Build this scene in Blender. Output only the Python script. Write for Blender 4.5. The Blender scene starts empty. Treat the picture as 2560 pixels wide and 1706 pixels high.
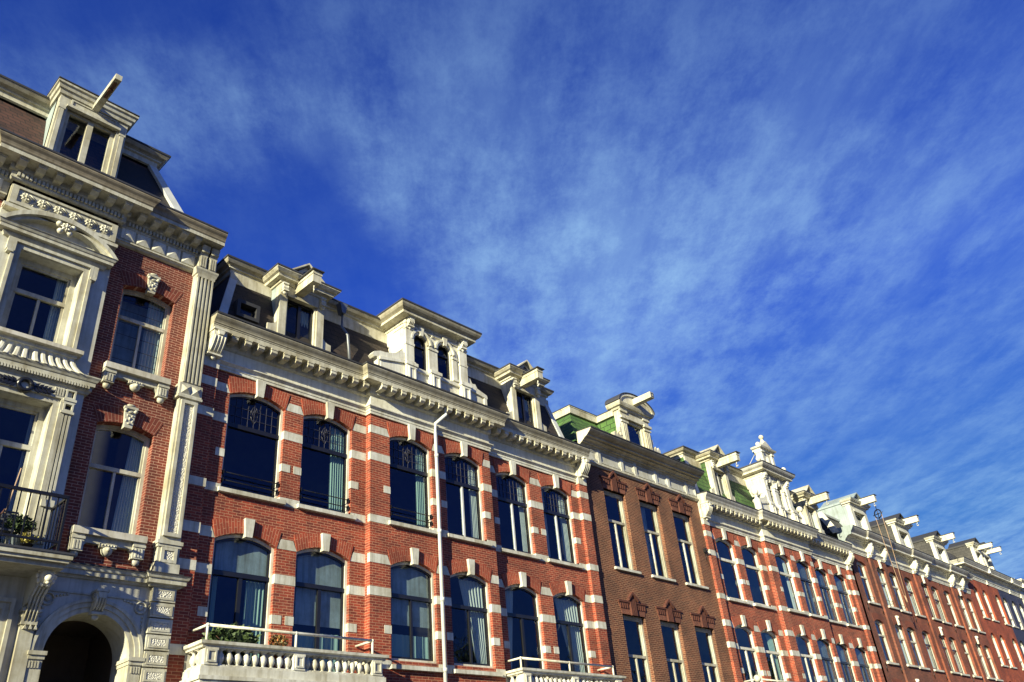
import bpy, math, random
from mathutils import Vector, Matrix
random.seed(7)
S = bpy.context.scene
COL = S.collection
# ------------------------------------------------------------------ camera
cam_d = bpy.data.cameras.new("camera"); cam = bpy.data.objects.new("camera", cam_d); COL.objects.link(cam)
right = Vector((0.69515916, -0.7138047, -0.08506816)); down = Vector((0.31816697, 0.4116329, -0.85400711)); fwd = Vector((0.64461114, 0.56660499, 0.51325945))
M = Matrix.Identity(4)
for i in range(3):
    M[i][0] = right[i]; M[i][1] = -down[i]; M[i][2] = -fwd[i]
M[0][3], M[1][3], M[2][3] = 0.0, -17.0, 1.6
cam.matrix_world = M
cam_d.sensor_width = 36.0; cam_d.lens = 2026.45 / 2560 * 36.0; cam_d.clip_end = 3000; cam_d.clip_start = 0.1
S.camera = cam
# ------------------------------------------------------------------ sun, sky, exposure
SUN = Vector((3.1, 1.0, -0.98)).normalized()          # direction the light travels
sd = bpy.data.lights.new("sun", 'SUN'); sun = bpy.data.objects.new("sun", sd); COL.objects.link(sun)
sun.rotation_euler = SUN.to_track_quat('-Z', 'Y').to_euler()
sun.location = (-60, -30, 40)
sd.energy = 5.0; sd.angle = math.radians(0.5); sd.color = (1.0, 0.93, 0.66)
S.view_settings.view_transform = 'Standard'; S.view_settings.look = 'None'
S.view_settings.gamma = 1.0; S.view_settings.exposure = 1.22
W = bpy.data.worlds.new("World"); S.world = W; W.use_nodes = True
def build_world():
    nt = W.node_tree; N = nt.nodes; L = nt.links; N.clear()
    def n(t, **k):
        o = N.new(t)
        for a, b in k.items(): setattr(o, a, b)
        return o
    def math_(op, a, b=None, clamp=False):
        o = n('ShaderNodeMath', operation=op); o.use_clamp = clamp
        for i, v in enumerate((a, b)):
            if v is None: continue
            if isinstance(v, (int, float)): o.inputs[i].default_value = v
            else: L.new(v, o.inputs[i])
        return o.outputs[0]
    sky = n('ShaderNodeTexSky', sky_type='NISHITA'); sky.sun_disc = False
    sky.sun_elevation = math.asin(-SUN.z); sky.sun_rotation = math.atan2(-SUN.x, -SUN.y)
    sky.air_density = 1.0; sky.dust_density = 0.3; sky.ozone_density = 4.0
    hs = n('ShaderNodeMixRGB', blend_type='MULTIPLY'); hs.inputs[0].default_value = 1.0
    L.new(sky.outputs[0], hs.inputs[1]); hs.inputs[2].default_value = (0.20, 0.455, 1.52, 1)
    cap = n('ShaderNodeMixRGB', blend_type='DARKEN'); cap.inputs[0].default_value = 1.0; L.new(hs.outputs[0], cap.inputs[1]); cap.inputs[2].default_value = (0.65, 1.65, 5.2, 1); hs = cap
    tc = n('ShaderNodeTexCoord'); sep = n('ShaderNodeSeparateXYZ'); L.new(tc.outputs['Generated'], sep.inputs[0])
    zc = math_('MAXIMUM', sep.outputs[2], 0.05)
    px = math_('DIVIDE', sep.outputs[0], zc); py = math_('DIVIDE', sep.outputs[1], zc)
    # the cirrus lies in a flat layer overhead; its filaments run along one compass heading
    al = math_('ADD', math_('MULTIPLY', px, 0.682), math_('MULTIPLY', py, 0.731)); ac = math_('SUBTRACT', math_('MULTIPLY', px, 0.731), math_('MULTIPLY', py, 0.682))
    def noise(sa, sc, scale, detail, rough, dist, off=0.0):
        c = n('ShaderNodeCombineXYZ'); L.new(math_('MULTIPLY', al, sa), c.inputs[0]); L.new(math_('MULTIPLY', ac, sc), c.inputs[1]); c.inputs[2].default_value = off
        t = n('ShaderNodeTexNoise'); t.inputs['Scale'].default_value = scale; t.inputs['Detail'].default_value = detail; t.inputs['Roughness'].default_value = rough; t.inputs['Distortion'].default_value = dist
        L.new(c.outputs[0], t.inputs['Vector']); return t.outputs[0]
    def ss(v, lo, hi, a=0.0, b=1.0):
        m = n('ShaderNodeMapRange', interpolation_type='SMOOTHSTEP'); m.inputs[1].default_value = lo; m.inputs[2].default_value = hi; m.inputs[3].default_value = a; m.inputs[4].default_value = b
        L.new(v, m.inputs[0]); return m.outputs[0]
    w1 = math_('SUBTRACT', noise(1, 1, 3.0, 9, .64, 0), 0.5); acw = math_('ADD', ac, math_('MULTIPLY', w1, 0.34)); alw = math_('ADD', al, math_('MULTIPLY', w1, 0.30))
    tilt = math_('MULTIPLY', math_('MAXIMUM', math_('SUBTRACT', 1.36, al), 0.0), .36); sheet = math_('MULTIPLY', ss(math_('ADD', acw, tilt), -.11, .10), ss(acw, .40, 1.35, 1.0, .46)); sheet = math_('MULTIPLY', sheet, ss(alw, .60, 1.40, .26, 1.0)); sheet = math_('MULTIPLY', sheet, ss(alw, 2.2, 3.4, 1.0, .55))
    bank = math_('MULTIPLY', ss(math_('ABSOLUTE', math_('SUBTRACT', alw, .93)), .0, .20, 1.0, 0.0), ss(acw, .05, -.12)); 
    mask = math_('MAXIMUM', sheet, math_('MULTIPLY', bank, .58)); low = math_('MULTIPLY', ss(sep.outputs[2], .48, .18), ss(al, 1.2, 2.2)); mask = math_('MAXIMUM', math_('ADD', mask, .11), math_('MULTIPLY', low, 1.05))
    streak = ss(noise(.42, 1.35, 3.4, 10, .60, 0, 3.1), .33, .72); puff = ss(noise(.75, 1.0, 6.6, 12, .72, 0, 7.7), .36, .71); hair = ss(noise(.28, 1.9, 7.0, 8, .6, 0, 1.2), .35, .72)
    tex = math_('ADD', math_('ADD', math_('MULTIPLY', streak, .46), math_('MULTIPLY', puff, .50)), math_('MULTIPLY', hair, .14))
    fac = math_('MULTIPLY', math_('MULTIPLY', mask, math_('ADD', tex, .12)), 0.66, True)
    mix = n('ShaderNodeMixRGB'); L.new(fac, mix.inputs[0]); L.new(hs.outputs[0], mix.inputs[1]); mix.inputs[2].default_value = (2.8, 4.85, 7.4, 1)
    bg = n('ShaderNodeBackground'); bg.inputs[1].default_value = 0.052; L.new(mix.outputs[0], bg.inputs[0])
    out = n('ShaderNodeOutputWorld'); L.new(bg.outputs[0], out.inputs[0])
build_world()
# ------------------------------------------------------------------ materials
class NT:
    def __init__(s, name):
        s.m = bpy.data.materials.new(name); s.m.use_nodes = True; s.t = s.m.node_tree; s.N = s.t.nodes; s.L = s.t.links
        s.b = s.N['Principled BSDF']; s.out = s.N['Material Output']
    def n(s, t, **k):
        o = s.N.new(t)
        for a, b in k.items(): setattr(o, a, b)
        return o
    def link(s, a, b): s.L.new(a, b)
    def wallvec(s):
        g = s.n('ShaderNodeNewGeometry'); sp = s.n('ShaderNodeSeparateXYZ'); s.link(g.outputs['Position'], sp.inputs[0])
        ad = s.n('ShaderNodeMath', operation='ADD'); s.link(sp.outputs[0], ad.inputs[0]); s.link(sp.outputs[1], ad.inputs[1])
        c = s.n('ShaderNodeCombineXYZ'); s.link(ad.outputs[0], c.inputs[0]); s.link(sp.outputs[2], c.inputs[1]); return c.outputs[0]
    def noise(s, scale, detail=4, rough=.55, vec=None):
        t = s.n('ShaderNodeTexNoise'); t.inputs['Scale'].default_value = scale; t.inputs['Detail'].default_value = detail; t.inputs['Roughness'].default_value = rough
        if vec is None:
            g = s.n('ShaderNodeNewGeometry'); vec = g.outputs['Position']
        s.link(vec, t.inputs['Vector']); return t.outputs[0]
    def ramp(s, fac, stops):
        r = s.n('ShaderNodeValToRGB'); e = r.color_ramp.elements
        while len(e) < len(stops): e.new(0.5)
        for q, (p, c) in zip(e, stops): q.position = p; q.color = (*c, 1)
        s.link(fac, r.inputs[0]); return r.outputs[0]
    def mul(s, a, b, f=1.0, mode='MULTIPLY'):
        m = s.n('ShaderNodeMixRGB', blend_type=mode)
        for i, v in ((0, f), (1, a), (2, b)):
            if isinstance(v, (int, float)): m.inputs[i].default_value = v
            elif isinstance(v, tuple): m.inputs[i].default_value = (*v, 1)
            else: s.link(v, m.inputs[i])
        return m.outputs[0]
    def bump(s, h, strength, dist=0.01):
        b = s.n('ShaderNodeBump'); b.inputs['Strength'].default_value = strength; b.inputs['Distance'].default_value = dist
        s.link(h, b.inputs['Height']); s.link(b.outputs[0], s.b.inputs['Normal'])
def brick(name, c1, c2, mortar, bw=0.21, rh=0.066, ms=0.0062, uv=False, stain=0.5, rough=0.85, bias=0.0):
    k = NT(name)
    if uv:
        u = k.n('ShaderNodeUVMap'); vec = u.outputs[0]
    else: vec = k.wallvec()
    t = k.n('ShaderNodeTexBrick'); t.offset = 0.5; t.inputs['Scale'].default_value = 1.0
    t.inputs['Brick Width'].default_value = bw; t.inputs['Row Height'].default_value = rh; t.inputs['Mortar Size'].default_value = ms
    t.inputs['Mortar Smooth'].default_value = 0.2; t.inputs['Bias'].default_value = bias
    t.inputs['Color1'].default_value = (*c1, 1); t.inputs['Color2'].default_value = (*c2, 1); t.inputs['Mortar'].default_value = (*mortar, 1)
    k.link(vec, t.inputs['Vector'])
    n1 = k.noise(0.9, 5, .6); n2 = k.noise(9.0, 3)
    v = k.ramp(n1, [(.3, (1 - stain,) * 3), (.62, (1.05, 1.04, 1.02))]); w = k.ramp(n2, [(.3, (.86, .85, .85)), (.7, (1.07, 1.06, 1.05))])
    c = k.mul(k.mul(t.outputs[0], v), w)
    n3 = k.noise(.55, 6, .7); bl = k.ramp(n3, [(.60, (0, 0, 0)), (.80, (.22, .22, .22))]); c = k.mul(c, mortar, bl, 'MIX')
    k.link(c, k.b.inputs['Base Color']); k.b.inputs['Roughness'].default_value = rough
    inv = k.n('ShaderNodeMath', operation='SUBTRACT'); inv.inputs[0].default_value = 1; k.link(t.outputs['Fac'], inv.inputs[1])
    k.bump(inv.outputs[0], 0.6, 0.006); return k.m
def paint(name, col, dirt=0.25, rough=0.55, grain=0.25):
    k = NT(name)
    n1 = k.noise(1.3, 6, .65); n2 = k.noise(14, 4, .6)
    g = k.n('ShaderNodeNewGeometry'); mp = k.n('ShaderNodeMapping'); mp.inputs['Scale'].default_value = (9, 9, 0.7); k.link(g.outputs['Position'], mp.inputs[0])
    n3 = k.noise(1.0, 5, .6, mp.outputs[0])
    c = k.mul(k.ramp(n1, [(.28, tuple(1 - dirt * f for f in (.9, 1, 1.25))), (.6, (1, 1, 1))]), k.ramp(n3, [(.3, tuple(1 - dirt * .8 * f for f in (.9, 1, 1.2))), (.55, (1.02, 1.02, 1.02))]))
    c = k.mul(c, k.ramp(n2, [(.3, (.93, .93, .92)), (.7, (1.03, 1.03, 1.03))])); c = k.mul(col, c)
    k.link(c, k.b.inputs['Base Color']); k.b.inputs['Roughness'].default_value = rough
    k.bump(n2, grain, 0.006); return k.m
def plain(name, col, rough=0.5, metal=0.0, var=0.2):
    k = NT(name); n1 = k.noise(6, 4, .6)
    c = k.mul(col, k.ramp(n1, [(.3, (1 - var,) * 3), (.7, (1.08,) * 3)])); k.link(c, k.b.inputs['Base Color'])
    k.b.inputs['Roughness'].default_value = rough; k.b.inputs['Metallic'].default_value = metal; return k.m
def glass(name, tint=(.72, .8, .84), ior=1.5, wob=0.07, refl=(.62, .66, .80)):
    k = NT(name); k.N.remove(k.b)
    tr = k.n('ShaderNodeBsdfTransparent'); tr.inputs[0].default_value = (*tint, 1)
    gl = k.n('ShaderNodeBsdfGlossy'); gl.inputs['Roughness'].default_value = 0.0; gl.inputs[0].default_value = (*refl, 1)
    lw = k.n('ShaderNodeLayerWeight'); lw.inputs[0].default_value = 0.5; pw = k.n('ShaderNodeMath', operation='POWER'); k.link(lw.outputs['Facing'], pw.inputs[0]); pw.inputs[1].default_value = 4.2; fr = k.n('ShaderNodeMath', operation='MULTIPLY_ADD'); k.link(pw.outputs[0], fr.inputs[0]); fr.inputs[1].default_value = 0.9; fr.inputs[2].default_value = 0.065
    nz = k.noise(1.6, 2, .4); bp = k.n('ShaderNodeBump'); bp.inputs['Strength'].default_value = wob; bp.inputs['Distance'].default_value = 0.1
    k.link(nz, bp.inputs['Height']); k.link(bp.outputs[0], gl.inputs['Normal']); k.link(bp.outputs[0], lw.inputs['Normal'])
    mx = k.n('ShaderNodeMixShader'); k.link(fr.outputs[0], mx.inputs[0]); k.link(tr.outputs[0], mx.inputs[1]); k.link(gl.outputs[0], mx.inputs[2])
    k.link(mx.outputs[0], k.out.inputs[0]); return k.m
def fabric(name, col):
    k = NT(name); k.b.inputs['Base Color'].default_value = (*col, 1); k.b.inputs['Roughness'].default_value = 0.9
    return k.m
def rough_stone(name, col):
    k = NT(name); v = k.n('ShaderNodeTexVoronoi'); v.inputs['Scale'].default_value = 34; g = k.n('ShaderNodeNewGeometry'); k.link(g.outputs['Position'], v.inputs['Vector'])
    n = k.noise(30, 3); c = k.mul(col, k.ramp(n, [(.3, (.75, .75, .74)), (.7, (1.05, 1.05, 1.05))])); k.link(c, k.b.inputs['Base Color']); k.b.inputs['Roughness'].default_value = .9
    k.bump(v.outputs['Distance'], 1.0, 0.03); return k.m
def leafmat(name, stops):
    k = NT(name); oi = k.n('ShaderNodeNewGeometry'); n = k.noise(23, 2); c = k.ramp(n, stops); k.link(c, k.b.inputs['Base Color']); k.b.inputs['Roughness'].default_value = .6; return k.m
MT = {
 'brick_red': brick('red brick', (.33, .054, .023), (.16, .026, .014), (.45, .225, .135)),
 'arch_red': brick('red brick arch', (.36, .064, .027), (.26, .045, .02), (.44, .20, .12), bw=.27, rh=.070, uv=True),
 'brick_a': brick('dark red brick', (.20, .036, .018), (.13, .024, .013), (.46, .27, .19)),
 'arch_a': brick('dark red brick arch', (.20, .036, .018), (.13, .024, .013), (.32, .16, .11), bw=.34, rh=.075, uv=True),
 'brick_brown': brick('brown brick', (.155, .048, .021), (.088, .030, .0155), (.36, .21, .12)),
 'arch_brown': brick('brown brick arch', (.17, .05, .028), (.13, .04, .024), (.26, .13, .08), bw=.4, rh=.062, uv=True),
 'trim_brown': plain('moulded dark brick', (.095, .028, .016), .85, 0, .45),
 'brick_e': brick('weathered brick', (.20, .056, .030), (.12, .038, .025), (.24, .115, .07)),
 'brick_e2': brick('weathered orange brick', (.25, .060, .026), (.16, .040, .021), (.26, .105, .06)),
 'arch_e': brick('rubbed brick arch', (.22, .055, .024), (.17, .045, .022), (.22, .07, .04), bw=.4, rh=.07, uv=True),
 'brick_f': brick('orange red brick', (.33, .058, .020), (.25, .045, .018), (.30, .085, .04)),
 'arch_f': brick('orange red brick arch', (.36, .064, .022), (.28, .05, .02), (.36, .12, .06), bw=.4, rh=.07, uv=True),
 'brick_navy': brick('navy painted brick', (.030, .030, .060), (.022, .022, .048), (.035, .035, .065), stain=.2, rough=.6),
 'arch_navy': brick('navy painted brick arch', (.028, .028, .055), (.022, .022, .048), (.035, .035, .065), bw=.4, rh=.07, uv=True, rough=.6),
 'cream': paint('cream paint', (.55, .53, .425), .45),
 'stone': paint('painted stone', (.60, .595, .52), .42),
 'white': paint('white paint', (.66, .65, .56), .38),
 'grey_white': paint('grey white stucco', (.50, .50, .45), .32),
 'a_trim': paint('ivory trim paint', (.48, .47, .39), .45),
 'tan': paint('tan paint', (.44, .39, .275), .45), 'gutter': paint('weathered gutter paint', (.36, .335, .255), .4), 'gutter_grey': paint('grey gutter paint', (.46, .455, .42), .35), 'gutter_brown': paint('brown grey gutter paint', (.25, .215, .15), .4),
 'sill': paint('grey sill stone', (.52, .50, .44), .45, .8),
 'frieze': paint('stucco frieze', (.68, .665, .55), .28, .8, .8),
 'rough': rough_stone('vermiculated stone', (.62, .60, .52)),
 'slate': brick('dark slate', (.046, .031, .022), (.024, .018, .014), (.008, .006, .005), bw=.36, rh=.19, ms=.014, stain=.55, rough=.8),
 'slate_shaded': brick('shaded slate', (.022, .019, .018), (.016, .014, .014), (.008, .008, .008), bw=.28, rh=.12, ms=.006, stain=.4, rough=.7),  # roof slate with the dormer's shade put into its colour
 'tile_brown': brick('brown roof tile', (.085, .038, .027), (.05, .024, .018), (.015, .01, .008), bw=.28, rh=.13, ms=.012, stain=.5, rough=.75),
 'slate_green': brick('green roof shingle', (.075, .165, .034), (.045, .115, .024), (.012, .028, .008), bw=.34, rh=.22, ms=.016, stain=.35, rough=.8),
 'slate_grey': brick('grey roof slate', (.065, .062, .056), (.045, .043, .04), (.02, .02, .02), bw=.32, rh=.2, ms=.008, stain=.4, rough=.8),
 'lead': paint('blue grey lead', (.27, .33, .34), .3, .6),
 'roofing': plain('dark roofing felt', (.03, .03, .032), .7),
 'black': plain('black paint', (.012, .012, .013), .3),
 'iron': plain('black iron', (.012, .012, .014), .35, .3),
 'pipe': paint('pipe paint', (.50, .52, .51), .15, .4),
 'zinc': plain('zinc pipe', (.16, .17, .18), .45, .5),
 'glass': glass('window glass'),
 'glass_far': glass('window glass bright', refl=(.75, .8, .95)),
 'room': plain('dark room', (.035, .032, .03), .9),
 'leadbar': plain('lead came', (.055, .055, .075), .4, .2),
 'curtain': fabric('pale curtain', (.52, .54, .46)), 'curtain_g': fabric('green grey curtain', (.30, .42, .34)), 'blind': paint('roller blind', (.36, .42, .40), .5, .9),
 'wood': plain('brown wood', (.12, .05, .025), .6), 'terra': plain('terracotta', (.45, .16, .07), .8),
 'rope': plain('hemp rope', (.36, .24, .15), .9), 'ground': paint('street paving', (.055, .052, .05), .3, .9),
 'leaf': leafmat('dark leaves', [(.3, (.018, .035, .012)), (.55, (.05, .085, .025)), (.75, (.10, .13, .04))]),
 'leaf_red': leafmat('red green leaves', [(.3, (.07, .08, .025)), (.5, (.2, .14, .04)), (.7, (.4, .06, .03))]),
 'leaf_yellow': leafmat('yellow leaves', [(.3, (.12, .12, .03)), (.6, (.42, .36, .08))]),
 'red': plain('red paint', (.55, .05, .03), .5), 'chair': plain('dark striped canvas', (.07, .075, .085), .9), 'stripe': plain('white stripe canvas', (.55, .58, .6), .9),
 'pot': plain('pale blue pot', (.30, .36, .38), .6), 'door': plain('dark door paint', (.10, .075, .055), .8),
 'roofstrip': plain('weathered zinc edge', (.055, .055, .058), .5, .2),
}
# ------------------------------------------------------------------ mesh builder
class MB:
    def __init__(s): s.v = []; s.f = []; s.uv = []; s.sm = []; s.cut = []
    def mark(s): s.cut.append((len(s.v), len(s.f))); return s
    def each(s, name, mat, parent):
        """one object per marked piece"""
        v0 = f0 = 0
        for v1, f1 in s.cut:
            m = MB(); m.v = s.v[v0:v1]; m.f = [[i - v0 for i in f] for f in s.f[f0:f1]]; m.uv = s.uv[f0:f1]; m.sm = s.sm[f0:f1]; m.build(name, mat, parent); v0, f0 = v1, f1
    def add(s, vs, fs, uvs=None, smooth=False):
        o = len(s.v); s.v += [tuple(p) for p in vs]
        for i, f in enumerate(fs):
            s.f.append([o + j for j in f]); s.uv.append(uvs[i] if uvs else None); s.sm.append(smooth)
        return s
    def quad(s, a, b, c, d): return s.add([a, b, c, d], [(0, 1, 2, 3)])
    def poly(s, p): return s.add(p, [tuple(range(len(p)))])
    def box(s, x0, x1, y0, y1, z0, z1):
        v = [(x, y, z) for z in (z0, z1) for y in (y0, y1) for x in (x0, x1)]
        return s.add(v, [(0, 2, 3, 1), (4, 5, 7, 6), (0, 1, 5, 4), (2, 6, 7, 3), (0, 4, 6, 2), (1, 3, 7, 5)])
    def prism(s, pts, a, b, axis='y'):
        def mk(p, t): return (p[0], t, p[1]) if axis == 'y' else ((t, p[0], p[1]) if axis == 'x' else (p[0], p[1], t))
        n = len(pts); v = [mk(p, a) for p in pts] + [mk(p, b) for p in pts]
        f = [tuple(range(n)), tuple(range(2 * n - 1, n - 1, -1))] + [(i, (i + 1) % n, n + (i + 1) % n, n + i) for i in range(n)]
        return s.add(v, f)
    def ring(s, outer, inner, y0, y1):
        """frame between two matching outlines (x,z), from y0 (front) to y1"""
        n = len(outer); v = [(x, y, z) for y in (y0, y1) for o in (outer, inner) for x, z in o]
        f = []
        for i in range(n):
            j = (i + 1) % n
            f += [(i, j, n + j, n + i), (2 * n + i, 3 * n + i, 3 * n + j, 2 * n + j), (i, 2 * n + i, 2 * n + j, j), (n + i, n + j, 3 * n + j, 3 * n + i)]
        return s.add(v, f)
    def sweep(s, path, prof, caps=True):
        """moulding: profile (overhang, z) swept along an (x,y) wall line walked with the outside on the right hand"""
        nrm = []
        for a, b in zip(path[:-1], path[1:]):
            d = Vector((b[0] - a[0], b[1] - a[1])).normalized(); nrm.append(Vector((d.y, -d.x)))
        rows = []
        for i, p in enumerate(path):
            if i == 0: m = nrm[0]
            elif i == len(path) - 1: m = nrm[-1]
            else:
                q = nrm[i - 1] + nrm[i]; m = q / (1 + nrm[i - 1].dot(nrm[i]))
            rows.append([(p[0] + m.x * o, p[1] + m.y * o, z) for o, z in prof])
        n = len(prof); v = [q for r in rows for q in r]; f = []
        for i in range(len(path) - 1):
            for j in range(n):
                k = (j + 1) % n; f.append((i * n + j, (i + 1) * n + j, (i + 1) * n + k, i * n + k))
        if caps: f += [tuple(range(n)), tuple(range(len(v) - 1, len(v) - n - 1, -1))]
        return s.add(v, f)
    def lathe(s, cx, cy, prof, n=14, a0=0, a1=2 * math.pi):
        v = []; f = []; m = len(prof)
        for i in range(n):
            a = a0 + (a1 - a0) * i / n; v += [(cx + r * math.cos(a), cy + r * math.sin(a), z) for r, z in prof]
        for i in range(n):
            k = (i + 1) % n
            for j in range(m - 1): f.append((i * m + j, k * m + j, k * m + j + 1, i * m + j + 1))
        return s.add(v, f, smooth=True)
    def ball(s, c, r, n=14, sx=1, sy=1, sz=1):
        pr = []; v = []; f = []; m = n // 2
        for i in range(n):
            a = 2 * math.pi * i / n
            for j in range(m + 1):
                b = math.pi * j / m; v.append((c[0] + sx * r * math.sin(b) * math.cos(a), c[1] + sy * r * math.sin(b) * math.sin(a), c[2] + sz * r * math.cos(b)))
        for i in range(n):
            k = (i + 1) % n
            for j in range(m): f.append((i * (m + 1) + j, i * (m + 1) + j + 1, k * (m + 1) + j + 1, k * (m + 1) + j))
        return s.add(v, f, smooth=True)
    def tube(s, pts, r, n=8, cap=True):
        pts = [Vector(p) for p in pts]; rows = []
        for i, p in enumerate(pts):
            d = (pts[min(i + 1, len(pts) - 1)] - pts[max(i - 1, 0)]).normalized()
            u = d.cross(Vector((0, 0, 1))); u = u.normalized() if u.length > 1e-3 else Vector((1, 0, 0)); w = d.cross(u).normalized()
            rr = r[i] if isinstance(r, (list, tuple)) else r
            rows.append([p + (u * math.cos(2 * math.pi * k / n) + w * math.sin(2 * math.pi * k / n)) * rr for k in range(n)])
        v = [q for w_ in rows for q in w_]; f = []
        for i in range(len(pts) - 1):
            for k in range(n): f.append((i * n + k, i * n + (k + 1) % n, (i + 1) * n + (k + 1) % n, (i + 1) * n + k))
        if cap: f += [tuple(range(n - 1, -1, -1)), tuple(range(len(v) - n, len(v)))]
        return s.add(v, f, smooth=True)
    def build(s, name, mat, parent=None, bevel=0.0):
        me = bpy.data.meshes.new(name); me.from_pydata(s.v, [], s.f)
        if any(u for u in s.uv):
            ul = me.uv_layers.new(name='UVMap'); li = 0
            for f, u in zip(s.f, s.uv):
                for j in range(len(f)):
                    ul.data[li].uv = u[j] if u else (0, 0); li += 1
        me.polygons.foreach_set('use_smooth', s.sm); me.update()
        me.materials.append(MT[mat] if isinstance(mat, str) else mat)
        o = bpy.data.objects.new(name, me); COL.objects.link(o)
        if parent is not None: put(o, parent)
        if bevel:
            b = o.modifiers.new('bevel', 'BEVEL'); b.width = bevel; b.segments = 1; b.limit_method = 'ANGLE'; b.angle_limit = math.radians(50)
        return o
def wpos(o): return Vector(o.location)             # every part is kept in world coordinates
def put(o, parent):
    o.parent = parent; o.matrix_parent_inverse = Matrix.Translation(-wpos(parent))
def thing(name, label, cat, loc, group=None):
    o = bpy.data.objects.new(name, None); COL.objects.link(o); o.location = loc; o.empty_display_size = .3
    o['label'] = label; o['category'] = cat
    if group: o['group'] = group
    return o
def copy_at(o, loc, parent):
    c = o.copy(); COL.objects.link(c); c.location = loc; put(c, parent); return c
# ------------------------------------------------------------------ building parts
def top_fn(op):
    xc = (op['x0'] + op['x1']) / 2; hw = (op['x1'] - op['x0']) / 2; r = op.get('rise', 0); zs = op['zs']
    if op.get('round'): return lambda x: zs + math.sqrt(max(0, hw * hw - (x - xc) ** 2))
    return lambda x: zs + r * (1 - ((x - xc) / hw) ** 2)
def arch_pts(op, n=14, t=0.0, tb=None):
    x0, x1, z0 = op['x0'] + t, op['x1'] - t, op['z0'] + (t if tb is None else tb); fn = top_fn(op)
    flat = not op.get('rise') and not op.get('round'); hw = (op['x1'] - op['x0']) / 2; xc = (op['x0'] + op['x1']) / 2
    pts = [(x0, z0)]
    for i in range(n + 1):
        if op.get('round'):
            a = math.pi * (1 - i / n); pts.append((xc + (hw - t) * math.cos(a), op['zs'] + (hw - t) * math.sin(a)))
        else:
            x = x0 + (x1 - x0) * i / n; pts.append((x, fn(x) - t))
    pts.append((x1, z0)); return pts
def wall_face(mb, X0, X1, Z0, Z1, y, ops, depth=0.2, n=14):
    """front sheet with (arched) openings and their reveals"""
    cols = {}
    for o in ops: cols.setdefault((o['x0'], o['x1']), []).append(o)
    x = X0
    for (a, b) in sorted(cols):
        if a > x: mb.quad((x, y, Z0), (a, y, Z0), (a, y, Z1), (x, y, Z1))
        lst = sorted(cols[(a, b)], key=lambda o: o['z0']); nn = n if any(o.get('rise') or o.get('round') for o in lst) else 1
        for i in range(nn):
            if any(o.get('round') for o in lst):
                xa = (a + b) / 2 - (b - a) / 2 * math.cos(math.pi * i / nn); xb = (a + b) / 2 - (b - a) / 2 * math.cos(math.pi * (i + 1) / nn)
            else: xa, xb = a + (b - a) * i / nn, a + (b - a) * (i + 1) / nn
            la = lb = Z0
            for o in lst:
                if o['z0'] > la: mb.quad((xa, y, la), (xb, y, lb), (xb, y, o['z0']), (xa, y, o['z0']))
                fn = top_fn(o); la, lb = fn(xa), fn(xb)
            mb.quad((xa, y, la), (xb, y, lb), (xb, y, Z1), (xa, y, Z1))
        for o in lst:
            p = arch_pts(o, n if (o.get('rise') or o.get('round')) else 1); d = o.get('depth', depth)
            for q, r in zip(p, p[1:] + p[:1]): mb.quad((q[0], y, q[1]), (q[0], y + d, q[1]), (r[0], y + d, r[1]), (r[0], y, r[1]))
        x = b
    if x < X1: mb.quad((x, y, Z0), (X1, y, Z0), (X1, y, Z1), (x, y, Z1))
def brick_arch(op, y, proud, h_end, h_mid, flare, mat, parent, name='brick_arch', flat_top=None, n=16):
    """fan of voussoirs above an opening, with UVs running along and across the arch"""
    fn = top_fn(op); x0, x1 = op['x0'], op['x1']; xc = (x0 + x1) / 2; hw = (x1 - x0) / 2; mb = MB(); L = []
    for i in range(n + 1):
        t = -1 + 2 * i / n; xi = xc + hw * t; zi = fn(xi); xo = xc + (hw + flare) * t
        zo = op['zs'] + h_mid + op.get('rise', 0) + (h_end - h_mid - op.get('rise', 0)) * t * t
        if flat_top: zo = min(zo, flat_top)
        L.append((xi, zi, xo, zo, t * (hw + flare * .5)))
    yf = y - proud
    for a, b in zip(L[:-1], L[1:]):
        ha, hb = a[3] - a[1], b[3] - b[1]
        mb.add([(a[0], yf, a[1]), (b[0], yf, b[1]), (b[2], yf, b[3]), (a[2], yf, a[3])], [(0, 1, 2, 3)], [[(0.13, a[4]), (0.13, b[4]), (0.13 + hb, b[4]), (0.13 + ha, a[4])]])
        mb.add([(a[0], yf, a[1]), (b[0], yf, b[1]), (b[0], y + .12, b[1]), (a[0], y + .12, a[1])], [(0, 1, 2, 3)], [[(0, a[4]), (0, b[4]), (.2, b[4]), (.2, a[4])]])
        mb.add([(a[2], yf, a[3]), (b[2], yf, b[3]), (b[2], y + .01, b[3]), (a[2], y + .01, a[3])], [(0, 1, 2, 3)], [[(0, a[4]), (0, b[4]), (.05, b[4]), (.05, a[4])]])
    for e in (L[0], L[-1]):
        mb.add([(e[0], yf, e[1]), (e[2], yf, e[3]), (e[2], y + .01, e[3]), (e[0], y + .01, e[1])], [(0, 1, 2, 3)], [[(0, 0), (.3, 0), (.3, .05), (0, .05)]])
    return mb.build(name, mat, parent)
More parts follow.
